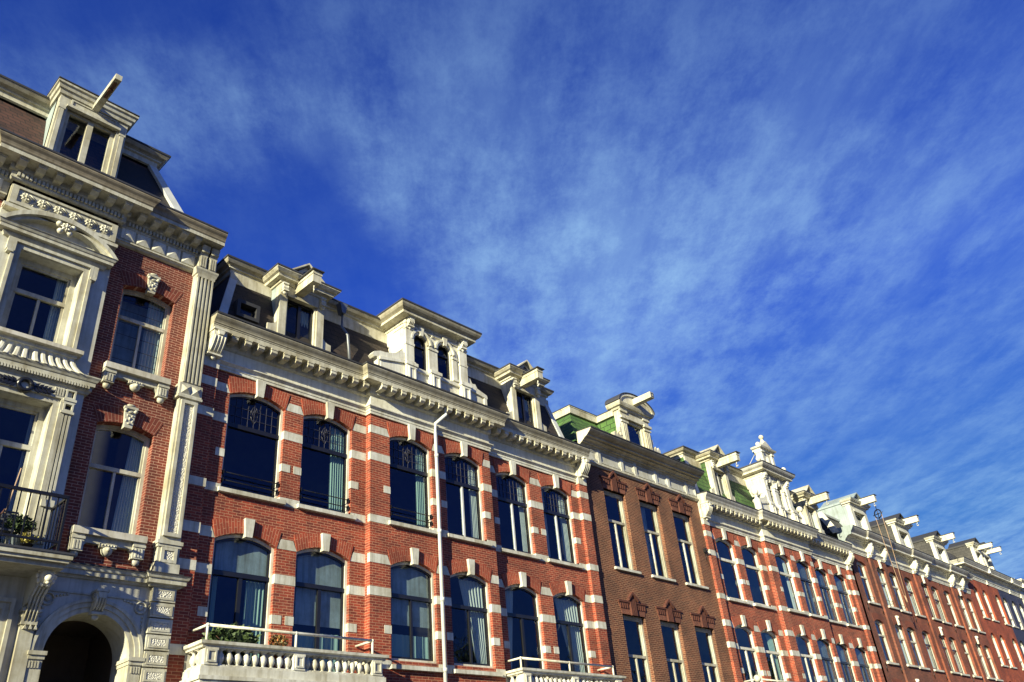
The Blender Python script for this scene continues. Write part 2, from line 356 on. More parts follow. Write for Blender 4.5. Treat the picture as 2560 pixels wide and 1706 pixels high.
def wavy(x0, x1, z0, z1, y, mat, parent, folds=6, amp=.035, x0t=None, x1t=None, name='curtain', curve=1.0, zn=6):
    """hanging curtain; x0t/x1t are its edges at the top so that it can be tied to one side"""
    mb = MB(); n = folds * 6; x0t = x0 if x0t is None else x0t; x1t = x1 if x1t is None else x1t; rows = []
    for j in range(zn + 1):
        t = j / zn; k = t ** curve; a, b = x0 + (x0t - x0) * k, x1 + (x1t - x1) * k
        rows += [(a + (b - a) * i / n, y + amp * math.sin(2 * math.pi * folds * i / n + .4 * math.sin(3 * t)) * (.7 + .3 * math.sin(i)), z0 + (z1 - z0) * t) for i in range(n + 1)]
    f = [(j * (n + 1) + i, j * (n + 1) + i + 1, (j + 1) * (n + 1) + i + 1, (j + 1) * (n + 1) + i) for j in range(zn) for i in range(n)]
    return mb.add(rows, f, smooth=True).build(name, mat, parent)
def window(house, op, y, frame='white', sash='black', fw=.07, sw=.06, yoff=.10, transom=None, th=.09, mullion=True, top_mull=False, sill=None, gl='glass', leads=None, curtains=(), ledge=True, mull_w=.05, mull_mat=None, fd=.10):
    """one window: the outer frame is the part; sash, panes, curtains and sill hang under it"""
    nn = 14 if (op.get('rise') or op.get('round')) else 1
    w = MB().ring(arch_pts(op, nn, .0, 0), arch_pts(op, nn, fw, fw), y + yoff, y + yoff + fd).build('window', frame, house)
    ys = y + yoff + .035
    sb = MB(); sb.ring(arch_pts(op, nn, fw - .004, fw - .004), arch_pts(op, nn, fw + sw, fw + sw), ys, ys + .05)
    x0, x1 = op['x0'] + fw, op['x1'] - fw
    if transom: sb.box(x0 + .003, x1 - .003, ys - .03, ys + .052, transom, transom + th)
    sb.build('sash', sash, w)
    xc = (x0 + x1) / 2; zt = transom if transom else top_fn(op)(xc) - fw
    if mullion: MB().box(xc - mull_w / 2, xc + mull_w / 2, ys - .012, ys + .054, op['z0'] + fw + .01, zt - .002).build('mullion', mull_mat or sash, w)
    MB().poly([(x, ys + .028, z) for x, z in arch_pts(op, nn, fw + .01, fw + .01)][::-1]).build('glass_pane', gl, w)
    if leads:
        lb = MB(); fn = top_fn(op); a, b = x0 + sw, x1 - sw; k = leads
        for i in range(1, k):
            x = a + (b - a) * i / k; lb.box(x - .004, x + .004, ys + .012, ys + .024, transom + th, fn(x) - fw - sw)
        for q in (.33, .68):
            z = transom + th + q * (op['zs'] - transom - th); lb.box(a, b, ys + .011, ys + .023, z - .005, z + .005)
        if mullion is False:                         # tulip ornament in leaded glass
            zb = transom + th
            for sx in (-1, 1):
                lb.tube([(xc + sx * .01, ys + .015, zb + .15), (xc + sx * .09, ys + .015, zb + .30), (xc + sx * .10, ys + .015, zb + .46), (xc + sx * .04, ys + .015, zb + .60)], .007, 5)
                lb.tube([(xc + sx * .02, ys + .015, zb + .28), (xc + sx * .05, ys + .015, zb + .42), (xc, ys + .015, zb + .56)], .006, 5)
                lb.tube([(xc + sx * .12, ys + .015, zb + .55), (xc + sx * .17, ys + .015, zb + .60), (xc + sx * .17, ys + .015, zb + .48)], .006, 5)
        lb.build('lead_bars', 'leadbar', w)
    for c in curtains: c(w, op, ys)
    if sill:
        a, b, z0, z1, p = sill
        MB().prism([(y - p, z0), (y + .12, z0), (y + .12, z1 + .02), (y - p, z1)], a, b, 'x').build('sill', 'sill' if op.get('greysill') else 'stone', w)
    return w
# curtain makers -------------------------------------------------------
def cur(side, frac, mat='curtain', z0=None, z1=None, tie=None, folds=5, off=.14):
    def f(w, op, ys):
        a, b = op['x0'] + .08, op['x1'] - .08; W_ = (b - a) * frac; za = op['z0'] + .08 if z0 is None else z0; zb = op['zs'] + .05 if z1 is None else z1
        if side == 'R': wavy(b - W_, b, za, zb, ys + off, mat, w, folds, x0t=(b - W_ * (tie or 1)))
        elif side == 'L': wavy(a, a + W_, za, zb, ys + off, mat, w, folds, x1t=(a + W_ * (tie or 1)))
        else: wavy(a, b, za, zb, ys + off, mat, w, max(folds, 8), amp=.02)
    return f
def blind(z0, z1=None, mat='blind', off=.10):
    def f(w, op, ys):
        a, b = op['x0'] + .09, op['x1'] - .09
        MB().box(a, b, ys + off, ys + off + .012, z0, (op['zs'] + .15) if z1 is None else z1).build('roller_blind', mat, w)
    return f
def slats(z0, z1, mat='blind', step=.05):
    def f(w, op, ys):
        a, b = op['x0'] + .1, op['x1'] - .1; mb = MB(); z = z0
        while z < z1:
            mb.quad((a, ys + .09, z), (b, ys + .09, z), (b, ys + .115, z + step * .72), (a, ys + .115, z + step * .72)); z += step
        mb.build('slatted_blind', mat, w)
    return f
def console_mesh(w=.34, h=.62, d=.34, mat='white', flutes=True):
    """scrolled bracket: back at y=0, top at z=0, centred on x=0"""
    mb = MB(); prof = [(0, 0), (-d, 0), (-d, -.05)]
    for i in range(9):
        a = i / 8; prof.append((-d + .02 + (d - .14) * (a ** 1.5) + .05 * math.sin(a * math.pi * 1.0) * -1, -.08 - a * (h - .16)))
    prof += [(-.12, -h + .06), (-.10, -h), (0, -h)]
    mb.prism(prof, -w * .42, w * .42, 'x'); mb.box(-w / 2, w / 2, -d - .03, -.002, -.045, .0)
    mb.box(-w * .47, w * .47, -.16, -.002, -h + .01, -h + .055)
    if flutes:
        for k in range(4):
            x = -w * .33 + k * w * .22
            mb.tube([(x, prof[i][0] - .008, prof[i][1]) for i in range(5, 12)], .022, 6)
        for k in range(3): mb.ball((-w * .25 + k * w * .25, -d + .035, -.21), .03, 8)
        mb.prism([(-.09, -.06), (.09, -.06), (.06, -.17), (-.06, -.17)], -d - .035, -d + .05, 'y')
    for sx in (-1, 1):      # side volute
        pts = [(sx * w * .43, -d * .5 + .11 * (1 - t / 14) * math.cos(t * .8), -.16 + .11 * (1 - t / 14) * math.sin(t * .8)) for t in range(12)]
        mb.tube(pts, .016, 5)
    mb.ball((0, -.07, -h - .03), .06, 8, 1.2, .8, 1)
    return mb
def hook_mesh(r=.075, t=.02):
    pts = [(0, 0, 0), (0, 0, -.10)] + [(r * math.sin(a) * .5, r * math.sin(a) * .87, -.10 - r + r * math.cos(a)) for a in [i * .4 for i in range(1, 12)]]
    return MB().tube(pts, t, 6)
def mansard(house, x0, x1, y0, z0, tx0, tx1, y1, z1, yb, mat, cap=None, cap_o=.25, boards=True, board_mat='lead', fr=None, face_top='roofing', name='roof'):
    mb = MB(); A = (x0, y0, z0); B = (x1, y0, z0); C = (tx1, y1, z1); D = (tx0, y1, z1)
    mb.quad(A, B, C, D); mb.quad((x0, yb, z0), A, D, (tx0, yb, z1)); mb.quad(B, (x1, yb, z0), (tx1, yb, z1), C); mb.quad((x0, yb, z0), (tx0, yb, z1), (tx1, yb, z1), (x1, yb, z0))
    mb.quad(D, C, (tx1, yb, z1), (tx0, yb, z1))
    r = mb.build(name, mat, house)
    if boards:
        for (a, b, s) in ((A, D, 1), (B, C, -1)):
            a, b = Vector(a), Vector(b); n = Vector((0, -(z1 - z0), (y1 - y0))).normalized(); e = Vector((s * .24, 0, 0)); q = MB()
            pa = [a, a + e, b + e * .9, b]; q.add([p + n * .05 for p in pa] + [p - n * .02 - Vector((s * .0, 0, 0)) for p in pa], [(0, 1, 2, 3), (0, 3, 7, 4), (1, 5, 6, 2), (0, 4, 5, 1), (3, 2, 6, 7)])
            q.build('hip_board', board_mat, r)
    if cap:
        path = [(tx0, yb), (tx0, y1), (tx1, y1), (tx1, yb)]
        MB().sweep(path, CAP(cap)).build('roof_cornice', 'cream', r); MB().sweep(path, GUT(cap)).build('gutter', 'gutter', r)
        zt, o = cap, .26
        MB().box(tx0 - o - .02, tx1 + o + .02, y1 - o - .02, yb + .1, zt + .001, zt + .06).build('roof_edge', face_top, r)
    return r
CAP = lambda z: [(-.03, z - .38), (.03, z - .36), (.04, z - .22), (.10, z - .20), (.10, z - .155), (-.03, z - .155)]
GUT = lambda z: [(-.03, z - .154), (.11, z - .154), (.13, z - .13), (.20, z - .10), (.25, z - .03), (.26, z), (-.03, z)]
def dormer(house, xc, y, z0, hw, zl, zc, yb, oh=.33, pw=.22, cheek='lead', mat='cream', beam=None, gable=None, gh=.45, sash='black', hook=True, wings=None, curtain_=None, pilaster=None, cheek_drop=None, rev=.2, beam_mat=None, gl='glass', mull='black', top_mat='roofstrip', ret=None):
    """roof dormer: the white front frame is the part"""
    mb = MB(); w = hw - pw
    mb.box(xc - hw, xc - w, y, y + .24, z0, zl); mb.box(xc + w, xc + hw, y, y + .24, z0, zl)
    mb.box(xc - hw, xc + hw, y - .004, y + .24, zl, zc - .30)
    mb.box(xc - w - .02, xc - w + .05, y + .05, y + .25, z0, zl - .002); mb.box(xc + w - .05, xc + w + .02, y + .05, y + .25, z0, zl - .002)
    mb.box(xc - w, xc + w, y - .03, y - .006, zl - .03, zl + .06)
    d = mb.build('dormer', mat, house)
    yr = yb if ret is None else ret
    MB().sweep([(xc - hw, yr), (xc - hw, y), (xc + hw, y), (xc + hw, yr)], [(-.02, zc - .30), (.04, zc - .28), (.05, zc - .20), (oh * .55, zc - .19), (oh * .6, zc - .12), (oh * .8, zc - .09), (oh, zc - .02), (oh, zc), (-.02, zc + .01)]).build('dormer_cornice', mat, d)
    rb = MB().box(xc - hw - oh - .015, xc + hw + oh + .015, y - oh - .015, yr, zc + .012, zc + .06)
    if ret is not None: rb.box(xc - hw - .05, xc + hw + .05, yr, yb + .2, zc - .10, zc + .012)
    rb.build('dormer_roof', top_mat, d)
    for sx in (-1, 1):
        x = xc + sx * (hw - .03); MB().prism([(y + .2, z0 - .4), (yb + .25, z0 - .4), (yb + .25, zc - (.29 if ret is None else .1)), (y + .2, zc - (.29 if ret is None else .1))], x - .02, x + .02, 'x').build('dormer_cheek', cheek, d)
    op = dict(x0=xc - w + .05, x1=xc + w - .05, z0=z0, zs=zl - .03)
    sb = MB().ring(arch_pts(op, 1, 0, 0), arch_pts(op, 1, .06, .06), y + rev - .06, y + rev); sb.box(xc - .045, xc + .045, y + rev - .065, y + rev + .003, z0 + .06, zl - .09); sb.build('sash', sash, d)
    MB().poly([(x, y + rev - .02, z) for x, z in arch_pts(op, 1, .05, .05)][::-1]).build('glass_pane', gl, d)
    MB().box(xc - w + .01, xc + w - .01, y + .9, y + .92, z0, zl).build('room', 'room', d)
    if curtain_: wavy(xc + .15, xc + w - .08, z0 + .05, zl - .1, y + rev + .12, 'curtain', d, 3)
    if gable == 'tri':
        g = MB(); yf = y - oh * .6; gb = xc + .0; gw = hw * .72
        g.prism([(gb - gw, zc + .05), (gb + gw, zc + .05), (gb, zc + gh)], yf + .1, yb, 'y'); g.build('gable', mat, d)
        r = MB()
        for sx in (-1, 1):
            a = (gb + sx * (gw + .12), zc + .03); b = (gb, zc + gh + .03); r.prism([a, (a[0], a[1] + .05), (b[0], b[1] + .06), b], yf - .05, yb, 'y')
        r.build('gable_roof', mat if ret is None else top_mat, d)
        MB().prism([(gb - gw * .6, zc + .1), (gb + gw * .6, zc + .1), (gb, zc + gh * .72)], yf + .085, yf + .11, 'y').build('gable_panel', 'room', d)
    if beam:
        bx, bw, yf, zb, zt = beam; q = MB(); q.box(xc + bx - bw / 2, xc + bx + bw / 2, yf, y + .1, zb, zt); q.box(xc + bx - bw / 2 - .02, xc + bx + bw / 2 + .02, yf - .02, y + .1, zt - .12, zt - .07)
        b = q.build('hoist_beam', beam_mat or mat, d)
        if zt - zb > .25: MB().box(xc + bx - bw / 2 - .06, xc + bx + bw / 2 + .06, yf - .07, y, zt, zt + .03).build('beam_cap', 'roofstrip', d)
        if hook:
            h = hook_mesh().build('hook', 'white', d); h.location = Vector(h.location) + Vector((xc + bx, yf + .14, zb))
    if wings:
        ww, wz, wt = wings
        for sx in (-1, 1):
            q = MB(); x = xc + sx * hw; pts = [(x, wz), (x + sx * ww, wz), (x + sx * ww, wt - .25)]
            pts += [(x + sx * (ww - ww * math.sin(t * math.pi / 8)), wt - .25 + .25 * (1 - math.cos(t * math.pi / 8))) for t in range(1, 5)]
            q.prism(pts, y + .04, y + .14, 'y'); q.build('dormer_wing', mat, d)
    if pilaster:
        q = MB()
        for sx in (-1, 1):
            x = xc + sx * (hw - pw / 2)
            for k in range(3): q.box(x - pw * .34 + k * pw * .26, x - pw * .34 + k * pw * .26 + pw * .14, y - .018, y + .01, z0, zl - .12)
            q.box(x - pw * .55, x + pw * .55, y - .03, y + .02, zl - .1, zl - .03)
        q.build('fluting', mat, d)
    return d
def balustrade(house, x0, x1, yf, zb, zc, zr, peds, nbal, ball=None, name='balcony'):
    """stone balcony with urn balusters, coping and tubular rail"""
    b = MB().box(x0 - .02, x1 + .02, yf - .06, -.002, zb - .32, zb - .10).box(x0 - .06, x1 + .06, yf - .10, -.004, zb - .104, zb - .03).box(x0, x1, yf, -.006, zb - .035, zb + .15).build(name, 'stone', house)
    cp = [(x0 + .1, -.003), (x0 + .1, yf + .1), (x1 - .1, yf + .1), (x1 - .1, -.003)]
    MB().sweep(cp, [(-.16, zc - .12), (.09, zc - .12), (.10, zc - .085), (.15, zc - .06), (.16, zc), (-.16, zc + .005)]).build('coping', 'stone', b)
    MB().sweep(cp, [(-.10, zb + .14), (.07, zb + .14), (.07, zb + .19), (-.10, zb + .19)]).build('plinth', 'stone', b)
    q = MB(); z0, z1 = zb + .188, zc - .118
    for p in peds:
        q.box(p - .145, p + .145, yf + .01, yf + .26, z0, z1); q.ring([(p - .105, z0 + .05), (p - .105, z1 - .04), (p + .105, z1 - .04), (p + .105, z0 + .05)], [(p - .07, z0 + .085), (p - .07, z1 - .075), (p + .07, z1 - .075), (p + .07, z0 + .085)], yf - .012, yf + .012); q.mark()
    q.box(x0 + .02, x0 + .2, -.12, -.004, z0, z1).mark(); q.box(x1 - .2, x1 - .02, -.12, -.004, z0, z1).mark()
    q.each('pedestal', 'stone', b)
    h = z1 - z0; prof = [(.0, 0), (.075, 0), (.075, h * .07), (.045, h * .09), (.035, h * .14), (.05, h * .18), (.078, h * .34), (.084, h * .47), (.068, h * .66), (.038, h * .80), (.034, h * .85), (.052, h * .87), (.05, h * .90), (.075, h * .93), (.075, h), (0, h)]
    bal = None
    spans = list(zip(peds[:-1], peds[1:]))
    for (a, c), n in zip(spans, nbal):
        for i in range(n):
            x = a + .145 + (c - a - .29) * (i + .5) / n
            if bal is None:
                bal = MB().lathe(0, 0, prof, 12).box(-.08, .08, -.08, .08, 0, h * .06).box(-.08, .08, -.08, .08, h * .94, h).build('baluster', 'stone', b); bal.location = (x, yf + .12, z0)
            else: copy_at(bal, (x, yf + .12, z0), b)
    for x in (x0 + .12, x1 - .12):
        for yy in (yf * .36, yf * .62): copy_at(bal, (x, yy, z0), b)
    r = MB(); yr = yf + .18
    r.tube([(x0 + .16, -.02, zr), (x0 + .16, yr, zr)], .028, 8); r.tube([(x1 - .26, -.02, zr), (x1 - .26, yr, zr)], .028, 8); r.tube([(x0 + .16, yr, zr), (x1 - .26, yr, zr)], .032, 8)
    for x in (x0 + .16, (x0 + x1) / 2 - .05, x1 - .26): r.tube([(x, yr, zc), (x, yr, zr)], .028, 8); r.ball((x, yr, zr), .042, 8)
    r.build('handrail', 'white', b)
    if ball: MB().ball(ball, .14, 18).build('ball_finial', 'stone', b)
    return b
# ------------------------------------------------------------------ the setting
g = MB().quad((-400, -400, 0), (1200, -400, 0), (1200, 600, 0), (-400, 600, 0)).build('ground', 'ground'); g['kind'] = 'structure'
def room(house, x0, x1, z0, z1, y0=.24, y1=2.6):
    m = MB(); m.quad((x0, y1, z0), (x1, y1, z0), (x1, y1, z1), (x0, y1, z1)); m.quad((x0, y0, z0), (x0, y1, z0), (x0, y1, z1), (x0, y0, z1)); m.quad((x1, y0, z0), (x1, y1, z0), (x1, y1, z1), (x1, y0, z1))
    m.quad((x0, y0, z0), (x1, y0, z0), (x1, y1, z0), (x0, y1, z0)); m.quad((x0, y0, z1), (x1, y0, z1), (x1, y1, z1), (x0, y1, z1)); m.build('room', 'room', house)
def modillions(house, spans, mat, w=.17, h=.17, d=.33, zt=12.868, y0=.09, pitch=.372):
    base = None
    for (a, b, y) in spans:
        n = max(1, round((b - a) / pitch)); st = (b - a) / n
        for i in range(n):
            x = a + st * (i + .5)
            if base is None:
                m = MB(); m.prism([(-y0 + .01, -h), (-y0 - d + .05, -h), (-y0 - d, -h + .05), (-y0 - d, -.001), (-y0 + .01, -.001)], -w / 2, w / 2, 'x'); m.box(-w / 2 - .015, w / 2 + .015, -y0 - d - .015, -y0, -.04, -.0005)
                base = m.build('modillion', mat, house); base.location = (x, y, zt)
            else: copy_at(base, (x, y, zt), house)
# ------------------------------------------------------------------ banded brick double house (two of them stand in the row)
def banded_house(dx, label, roof_mat, cheeks, first, ornate):
    X = lambda v: v + dx
    H = thing('brick_house', label, 'house', (X(15), 0, 0), 'banded red brick double houses')
    pairs = [(8.55, 10.13), (10.68, 12.25), (13.40, 14.97), (15.50, 17.07), (17.90, 19.47), (20.07, 21.64)]
    ups = []; los = []
    for i, (a, b) in enumerate(pairs):
        y = -.21 if i in (2, 3) else 0
        ups.append((dict(x0=X(a), x1=X(b), z0=8.98, zs=11.45, rise=.20), y))
        los.append((dict(x0=X(a), x1=X(b), z0=5.42 if i in (2, 3) else 4.62, zs=7.78, rise=.21), y))
    w = MB()
    for (a, b, y, ids) in ((8.12, 12.73, 0, (0, 1)), (12.73, 17.43, -.21, (2, 3)), (17.43, 22.03, 0, (4, 5))):
        wall_face(w, X(a), X(b), 0, 13.0, y, [ups[i][0] for i in ids] + [los[i][0] for i in ids])
    for x, s in ((12.73, 1), (17.43, 1)): w.quad((X(x), 0, 0), (X(x), -.21, 0), (X(x), -.21, 13.0), (X(x), 0, 13.0))
    w.box(X(7.70), X(8.12), -.11, .3, 0, 12.25); w.box(X(22.03), X(22.47), -.13, .3, 0, 12.25)
    w.quad((X(7.70), .3, 12), (X(7.70), 9, 12), (X(7.7), 9, 13.3), (X(7.7), .3, 13.3)); w.quad((X(22.47), .3, 12), (X(22.47), 9, 12), (X(22.47), 9, 13.4), (X(22.47), .3, 13.4))
    w.build('wall', 'brick_red', H)
    room(H, X(7.9), X(22.3), 3.5, 12.9)
    # stone bands -----------------------------------------------------
    segs = {0: (8.12, 12.73), -.21: (12.73, 17.43)}
    def band(z0, z1, slant=0.0, name='stone_band'):
        m = MB(); e = .008
        def piece(a, b, y, sa, sb, la=0, lb=0):
            pts = [(X(a) - la, z0), (X(b) + lb, z0), (X(b) - sb, z1), (X(a) + sa, z1)]; m.prism(pts, y - e, y + .105, 'y').mark()
        for (a, b, y, ids) in ((8.12, 12.73, 0, (0, 1)), (12.73, 17.43, -.21, (2, 3)), (17.43, 22.03, 0, (4, 5))):
            (p0, p1), (q0, q1) = pairs[ids[0]], pairs[ids[1]]
            cl = e if y else 0
            piece(a - cl, p0, y, 0, slant, 0, e if not slant else 0); piece(p1, q0, y, slant, slant, e if not slant else 0, e if not slant else 0); piece(q1, b + cl, y, slant, 0, e if not slant else 0)
        m.box(X(7.69), X(8.12) + e, -.11 - e, .1, z0, z1).mark(); m.box(X(22.03) - e, X(22.475), -.13 - e, .1, z0, z1).mark()
        m.each(name, 'stone', H)
    for (s, t, b2, b3, q0) in ((11.45, 11.68, 10.63, 10.86, 9.75), (7.78, 8.02, 6.95, 7.17, 6.04)):
        band(s, t, .11); band(b2, b3)
        m = MB()
        for i, (a, b) in enumerate(pairs):
            y = -.21 if i in (2, 3) else 0
            m.box(X(a) - .215, X(a) + .014, y - .009, y + .104, q0, q0 + .2).mark(); m.box(X(b) - .014, X(b) + .235, y - .009, y + .104, q0, q0 + .2).mark()
        m.each('quoin_stone', 'stone', H)
    m = MB()
    for lo in (8.86, 5.20):
        for (a, b, y, ids) in ((8.12, 12.73, 0, (0, 1)), (12.73, 17.43, -.21, (2, 3)), (17.43, 22.03, 0, (4, 5))):
            (p0, p1), (q0, q1) = pairs[ids[0]], pairs[ids[1]]; e = .010; cl = e if y else 0
            for u, v in ((a - cl, p0), (p1 - .01, q0 + .01), (q1, b + cl)): m.box(X(u), X(v), y - e, y + .1, lo, lo + .205).mark()
        m.box(X(7.69), X(8.12) + .016, -.126, .1, lo, lo + .205).mark(); m.box(X(22.03) - .016, X(22.475), -.146, .1, lo, lo + .205).mark()
    for z in (12.0,): m.box(X(7.69), X(8.12) + .016, -.126, .1, z - .05, z + .22).mark(); m.box(X(22.03) - .016, X(22.475), -.146, .1, z - .05, z + .22).mark()
    m.each('sill_band', 'stone', H)
    # windows ---------------------------------------------------------
    for i in range(6):
        (u, y), (l, _) = ups[i], los[i]
        a, b = u['x0'], u['x1']
        if first:
            sash_u = sash_l = 'black'
        else:
            sash_u = sash_l = 'white' if i < 3 else 'black'
        cu, cl = [], []
        if first:
            if i == 1: cu = [cur('R', .30, 'curtain_g', folds=6)]
            if i == 2: cu = [cur('R', .22, 'curtain_g')]
            if i == 3: cu = [cur('R', .20), cur('L', .12)]
            if i == 4: cu = [cur('R', .16)]
            if i == 5: cu = [cur('L', .25), cur('R', .22)]
            if i == 0: cl = [blind(7.15), cur('R', .34, 'curtain_g', z1=7.0), cur('L', .16, 'curtain_g', z1=7.0)]
            if i == 1: cl = [blind(6.15), cur('A', 1, 'curtain_g', z1=6.0)]
            if i == 2: cl = [blind(6.35), cur('A', 1, 'curtain_g', z1=6.12)]
            if i == 3: cl = [cur('R', .25, tie=2.6, folds=7)]
            if i == 4: cl = [cur('L', .08, tie=5.0, folds=5)]
            if i == 5: cl = [cur('R', .22, tie=3.6, folds=8)]
        else:
            if i == 2: cu = [cur('R', .2)]
            if i >= 3: cu = [slats(9.1, 11.4)]; cl = [slats(5.5, 7.7)]
            if i == 1: cl = [cur('R', .2, 'curtain_g', tie=2)]
        mu = i >= 3 if first else False
        ww = window(H, u, y, 'white', sash_u, transom=10.63, th=.11, mullion=(mu or (not first and i >= 3)), leads=(8 if first else None), curtains=cu, mull_w=.06 if first else .07, mull_mat=('pipe' if first else sash_u), sw=.045 if i < 3 else .055, gl='glass' if first else 'glass_far',
                    sill=(a - .07, b + (.12 if i != 5 else .07), 8.865, 8.965, .10))
        if first and i < 3:
            gd = MB()
            for z in (9.20, 9.40): gd.tube([(a + .02, y + .03, z), (b - .02, y + .03, z)], .013, 6)
            for z in (9.20, 9.40):
                for x in (a + .06, b - .06): gd.box(x - .012, x + .012, y + .0, y + .1, z - .05, z + .05)
            gd.build('guard_rail', 'iron', ww)
        wl = window(H, l, y, 'white', sash_l, transom=7.0 if not (first and i in (3,)) else 6.95, th=.10, mullion=True, mull_w=.09 if i in (0, 1, 4, 5) else .06, curtains=cl, sw=.055, gl='glass' if first else 'glass_far',
                    sill=(a - .07, b + .14, 5.20, 5.30, .12) if i in (2, 3) else None)
        for (op, h_end, h_mid, ft, z1) in ((u, .47, .33, 12.02, 12.02), (l, .40, .33, None, 8.33)):
            brick_arch(op, y, .018, h_end, h_mid, .10, 'arch_red', H, flat_top=ft)
            xc = (op['x0'] + op['x1']) / 2; cz = op['zs'] + op['rise']
            MB().prism([(xc - .085, cz - .10), (xc + .085, cz - .10), (xc + .125, z1), (xc - .125, z1)], y - .10, y + .1, 'y').build('keystone', 'stone', H)
    # entablature -----------------------------------------------------
    path = [(X(7.72), 0), (X(12.73), 0), (X(12.73), -.21), (X(17.43), -.21), (X(17.43), 0), (X(22.47), 0)]
    mid = [(X(8.12), 0)] + path[1:-1] + [(X(22.03), 0)]
    MB().sweep(mid, [(-.02, 12.01), (.045, 12.01), (.045, 12.085), (.06, 12.09), (.06, 12.16), (.075, 12.165), (.10, 12.19), (.10, 12.205), (.13, 12.215), (.13, 12.245), (-.02, 12.26)]).build('architrave', 'white', H)
    MB().sweep(mid, [(-.01, 12.25), (.022, 12.25), (.022, 12.64), (-.01, 12.64)]).build('frieze', 'frieze', H)
    MB().sweep(path, [(-.02, 12.60), (.05, 12.60), (.09, 12.64), (.09, 12.87), (.42, 12.87), (.42, 12.985), (.435, 12.99), (.435, 13.005), (-.02, 13.005)]).build('cornice', 'cream', H)
    MB().sweep(path, [(-.02, 13.006), (.425, 13.006), (.43, 13.03), (.445, 13.035), (.45, 13.07), (.47, 13.11), (.51, 13.16), (.54, 13.21), (.54, 13.245), (-.02, 13.29)]).build('gutter', 'gutter' if first else 'gutter_grey', H)
    MB().sweep(path, [(.0, 13.296), (.56, 13.25), (.56, 13.30), (.0, 13.34)]).build('cornice_flashing', 'roofing', H)
    modillions(H, [(X(8.15), X(12.62), 0), (X(12.73), X(17.43), -.21), (X(17.6), X(22.0), 0)], 'cream')
    cm = console_mesh(.40, .66, .36, 'white')
    c = cm.build('bracket', 'white', H); c.location = (X(7.92), -.11, 12.87); c2 = copy_at(c, (X(22.25), -.13, 12.87), H)
    m = MB(); m.box(X(7.70), X(8.12), -.108, .1, 12.25, 12.62).mark(); m.box(X(22.03), X(22.47), -.128, .1, 12.25, 12.62).mark(); m.each('bracket_block', 'white', H)
    # roof --------------------------------------------------------------
    rx, rt = (22.0, 21.7) if first else (21.1, 20.9)
    r = mansard(H, X(7.95), X(rx), .05, 13.26, X(8.55), X(rt), .70, 15.50, 9.5, roof_mat, cap=15.86, board_mat='pipe')
    MB().sweep([(X(8.5), .62), (X(rt + .05), .62)], [(-.02, 15.18), (.03, 15.18), (.03, 15.5), (-.02, 15.5)]).build('fascia_board', 'cream', r)
    # dormers -----------------------------------------------------------
    for k, xc in enumerate((10.52, 19.90)):
        dormer(H, X(xc), .10, 13.3, .73, 15.10, 15.72, .95 if k == 0 else .95, oh=.34, pw=.23, cheek=cheeks[k], sash='black' if first else 'white', mull='black', beam=(-.13 if first else .0, .27, -.80 if first else -1.0, 15.22, 15.60), gable='tri', gh=.52, wings=(.30, 13.35, 14.25), curtain_=first)
        sc = console_mesh(.17, .30, .10, 'white', False)
        q = sc.build('dormer_scroll', 'white', H)
        for sx in (-1, 1):
            o = q if sx < 0 else copy_at(q, (0, 0, 0), H); o.location = (X(xc) + sx * .63, .10, 15.42)
    if first:
        f = MB().ring([(X(8.55), 13.85), (X(8.55), 14.38), (X(9.22), 14.38), (X(9.22), 13.85)], [(X(8.65), 13.95), (X(8.65), 14.28), (X(9.12), 14.28), (X(9.12), 13.95)], .10, .34).build('roof_window', 'roofing', H)
        MB().quad((X(8.64), .25, 13.94), (X(9.13), .25, 13.94), (X(9.13), .25, 14.29), (X(8.64), .25, 14.29)).build('glass_pane', 'glass', f)
        p = MB(); p.tube([(X(12.05), .33, 15.45), (X(12.05), .33, 14.95), (X(12.15), .16, 14.6), (X(12.22), .10, 13.4)], .045, 8); p.prism([(-.06, 15.40), (.06, 15.40), (.14, 15.75), (-.14, 15.75)], .24, .46, 'y')
        for i in range(8): p.v[-1 - i] = (p.v[-1 - i][0] + X(12.05), p.v[-1 - i][1], p.v[-1 - i][2])
        p.build('roof_downpipe', 'zinc', H)
        d = MB(); y = -.33
        d.tube([(X(15.36), -.50, 12.86), (X(15.36), -.50, 12.62), (X(15.07), y, 12.30), (X(15.07), y, 12.0), (X(15.07), y, 0.2)], .055, 10)
        for z in (11.2, 8.9, 7.0, 5.2): d.tube([(X(15.07), y, z), (X(15.07), y, z + .10)], .066, 10)
        d.build('downpipe', 'pipe', H)
    gable_tower(H, X, ornate)
    balustrade(H, X(8.10), X(12.72), -.86, 4.72, 5.36, 5.71, [X(8.32), X(10.37), X(12.48)], (9, 9), ball=((30.55, -.85, 5.68) if ornate else None))
    if not ornate: balustrade(H, X(17.50), X(22.12), -.80, 4.72, 5.36, 5.66, [X(17.72), X(19.78), X(21.86)], (9, 9))
    return H
